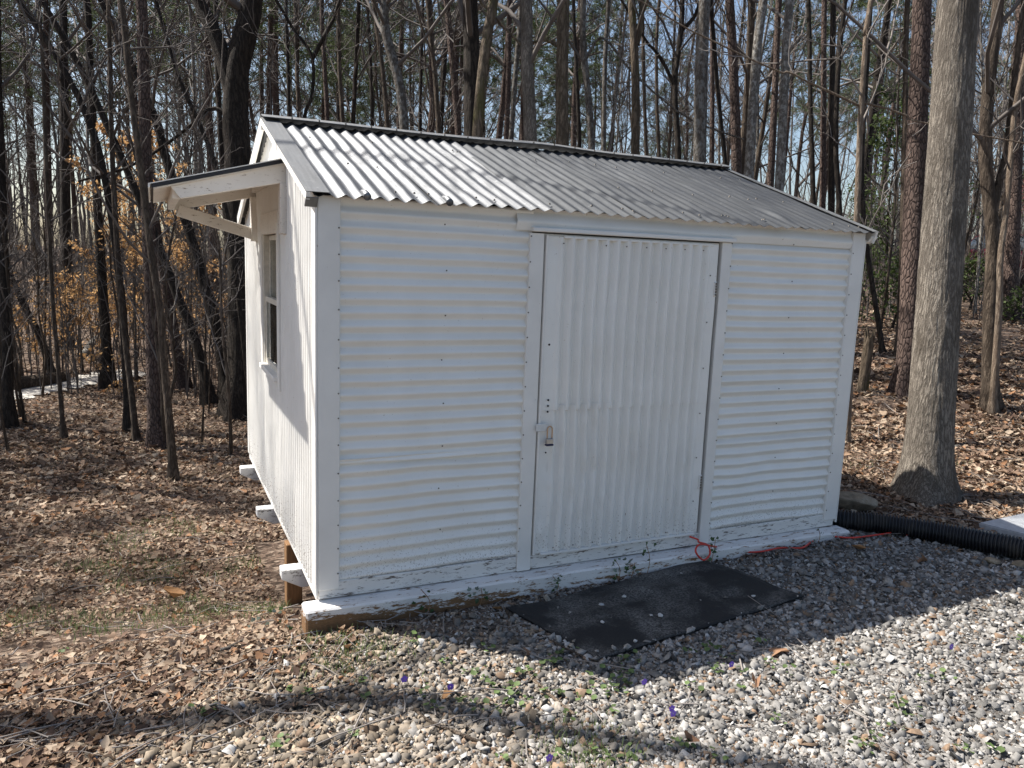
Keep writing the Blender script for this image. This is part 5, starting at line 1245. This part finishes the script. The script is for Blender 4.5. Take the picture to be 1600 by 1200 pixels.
# violets
vm = plain('violet_petals', (.20, .10, .55), .6); yc = plain('stem_green', (.10, .19, .04), .6)
for (px, py, lab) in [(1048, 1118, 'pair of purple violets on sunlit gravel below the mat'), (1050, 1126, 'lower bloom of the violet pair below the mat'), (1141, 1048, 'purple violet at the edge of the shed shadow'), (1005, 1076, 'dim violet inside the tip of the shed shadow'), (703, 1084, 'purple violet beside a red leaf left of the stick'), (631, 1072, 'small violet left of the shadow by dry weeds'), (1484, 1020, 'blue violet in the gravel at far right'), (857, 1196, 'violet at the bottom edge of the photo')]:
    p = hit(px, py); t = tag(empty('violet_flower', p), lab, 'flower', 'violets in the gravel')
    tube_obj('stem', [(0, 0, -.005), (.004, 0, .018), (.002, -.004, .034)], .0012, yc, t, 6, 5)
    for k in range(5):
        a = k*1.2566+.3; cx, cz = math.cos(a)*.008, math.sin(a)*.008
        mb = MB(); ang = np.arange(8)*np.pi/4; ring = np.c_[cx*1.1+.0075*np.cos(ang), -.006+.002*np.cos(ang*2), .036+cz*1.1+.0075*np.sin(ang)]
        mb.add(np.vstack([ring, [[cx, -.009, .036+cz]]]), None, [[i, (i+1) % 8, 8] for i in range(8)]); link('petal', mb.mesh('petal', True), vm, t)
# ivy sprigs and debris along the skid
ivm = colattr('ivy_leaf', .5, .5, .25)
ivl = ['grey green ivy sprig on the skid left of the mat', 'dark green ivy tuft below the left siding', 'pale ivy leaves near the left door jamb', 'ivy cluster under the left half of the door', 'ivy vine climbing the sill mid door', 'ivy leaves on the skid below the door right half', 'ivy tuft tangled with the red cord loop', 'ivy sprig rooted at the left end of the skid', 'thin ivy runner on the skid near its right end']
for i, (px, py, k, ht) in enumerate([(666, 925, 7, .07), (748, 925, 9, .08), (868, 905, 8, .06), (965, 878, 10, .07), (1012, 855, 6, .10), (985, 885, 9, .06), (1112, 848, 11, .10), (440, 985, 16, .09), (1278, 832, 5, .04)]):
    rg = np.random.default_rng(900+i)
    if i == 7: p = np.array(hit(px, py)); base = p
    else: p = on_plane(px, py, 1, -.15); base = np.array([p[0], -.155, gz(p[0], -.155)])
    t = tag(empty('ivy_sprig', base), ivl[i], 'plant', 'ivy along the shed base')
    top = max(ht, p[2]-base[2]+.02)
    tube_obj('stem', [(0, 0, -.01), (.02, .003, top*.5), (rg.uniform(-.03, .03), .004, top)], .002, MAT['timber'], t, 10, 5)
    for q in range(k):
        f = rg.uniform(.2, 1.1); c0 = np.array([rg.normal()*.035, rg.uniform(-.035, .002), top*f]); s = rg.uniform(.009, .018)
        if i == 7: c0 = np.array([rg.normal()*.09, rg.normal()*.07, rg.uniform(.01, .07)]); s *= .9
        ang = np.array([0, .7, 1.25, 2.1, 3.14, 4.18, 5.03, 5.58]); rr = np.array([1.25, .7, 1.05, .75, .55, .75, 1.05, .7])*s
        u = norm(np.array([rg.normal()*.6, -.2+rg.normal()*.3, 1.])); v = norm(np.cross(u, [rg.normal()*.3, -1, .4])); nn = np.cross(u, v)
        ring = c0+np.cos(ang)[:, None]*rr[:, None]*u+np.sin(ang)[:, None]*rr[:, None]*v+nn*(.15*s*np.sin(ang*2))[:, None]
        cl = (np.array([.22, .27, .22]) if rg.random() < .5 else np.array([.06, .11, .04]))*rg.uniform(.7, 1.3)
        link('leaf', make_mesh('leaf', np.vstack([ring, [c0-nn*.1*s]]), None, [[a, (a+1) % 8, 8] for a in range(8)], False, np.tile(cl, (9, 1))), ivm, t)
# single big dry leaves that stand out
for i, (px, py, s, lab) in enumerate([(1212, 1022, .10, 'large curled brown leaf at the shadow edge right of the mat'), (776, 957, .055, 'flat tan leaf beside the left mat corner'), (824, 1026, .05, 'small orange leaf left of the mat in shadow'), (1342, 862, .07, 'reddish brown leaf on shaded gravel under the cord'), (1180, 1068, .055, 'curled russet leaf on the sunlit gravel edge'), (1160, 863, .06, 'brown leaf lying against the skid right of the cord loop'), (1440, 880, .06, 'tan leaf on shaded gravel before the pipe'), (700, 1093, .05, 'reddish leaf beside the purple violet'), (1075, 1166, .05, 'orange leaf flat on the bright gravel'), (270, 938, .12, 'rusty orange pine sprig among leaves at left')]):
    rg = np.random.default_rng(950+i); V, Q_ = leaf_geo(rg, 1); V = V[0]*s*1.3; V[:, 2] *= 1.5
    p = hit(px, py); o = link('dry_leaf', make_mesh('dry_leaf', V, Q_, None, False, np.tile(np.array([(.30, .17, .10), (.40, .22, .10)][i % 2])*rg.uniform(.8, 1.1), (9, 1))), MAT['litter'], None, (p[0], p[1], p[2]+.02)); o.rotation_euler = (rg.normal()*.3, rg.normal()*.3, rg.uniform(0, 6)); tag(o, lab, 'leaf')
# loose stones on the mat and along the pipe
for i, (px, py, s, lab) in enumerate([(975, 940, .015, 'light stone lying on the back left of the mat'), (1031, 970, .018, 'pale stone in the middle of the mat'), (941, 980, .012, 'small pale pebble on the left of the mat'), (1177, 939, .013, 'white pebble on the right of the mat'), (992, 1010, .014, 'flat long stone on the front edge of the mat'), (1548, 880, .05, 'tan chunk of rock in front of the pipe'), (1595, 886, .05, 'brownish rock in front of the pipe at photo edge'), (800, 866, .03, 'pale rock beside the pipe bend')]):
    p = hit(px, py); o = rock('stone', (p[0], p[1], p[2]+(.03 if i < 5 else .015)), (s*1.2, s*.9, s*.6), 40+i, plain('pale_stone', (.45, .44, .42), .9) if i < 5 else MAT['rock'], 2); tag(o, lab, 'stone'); o.rotation_euler = (0, 0, i)
print(STAT, 'objects', len(bpy.data.objects), 'tris', sum(len(m_.loops)-2*len(m_.polygons) for m_ in bpy.data.meshes))
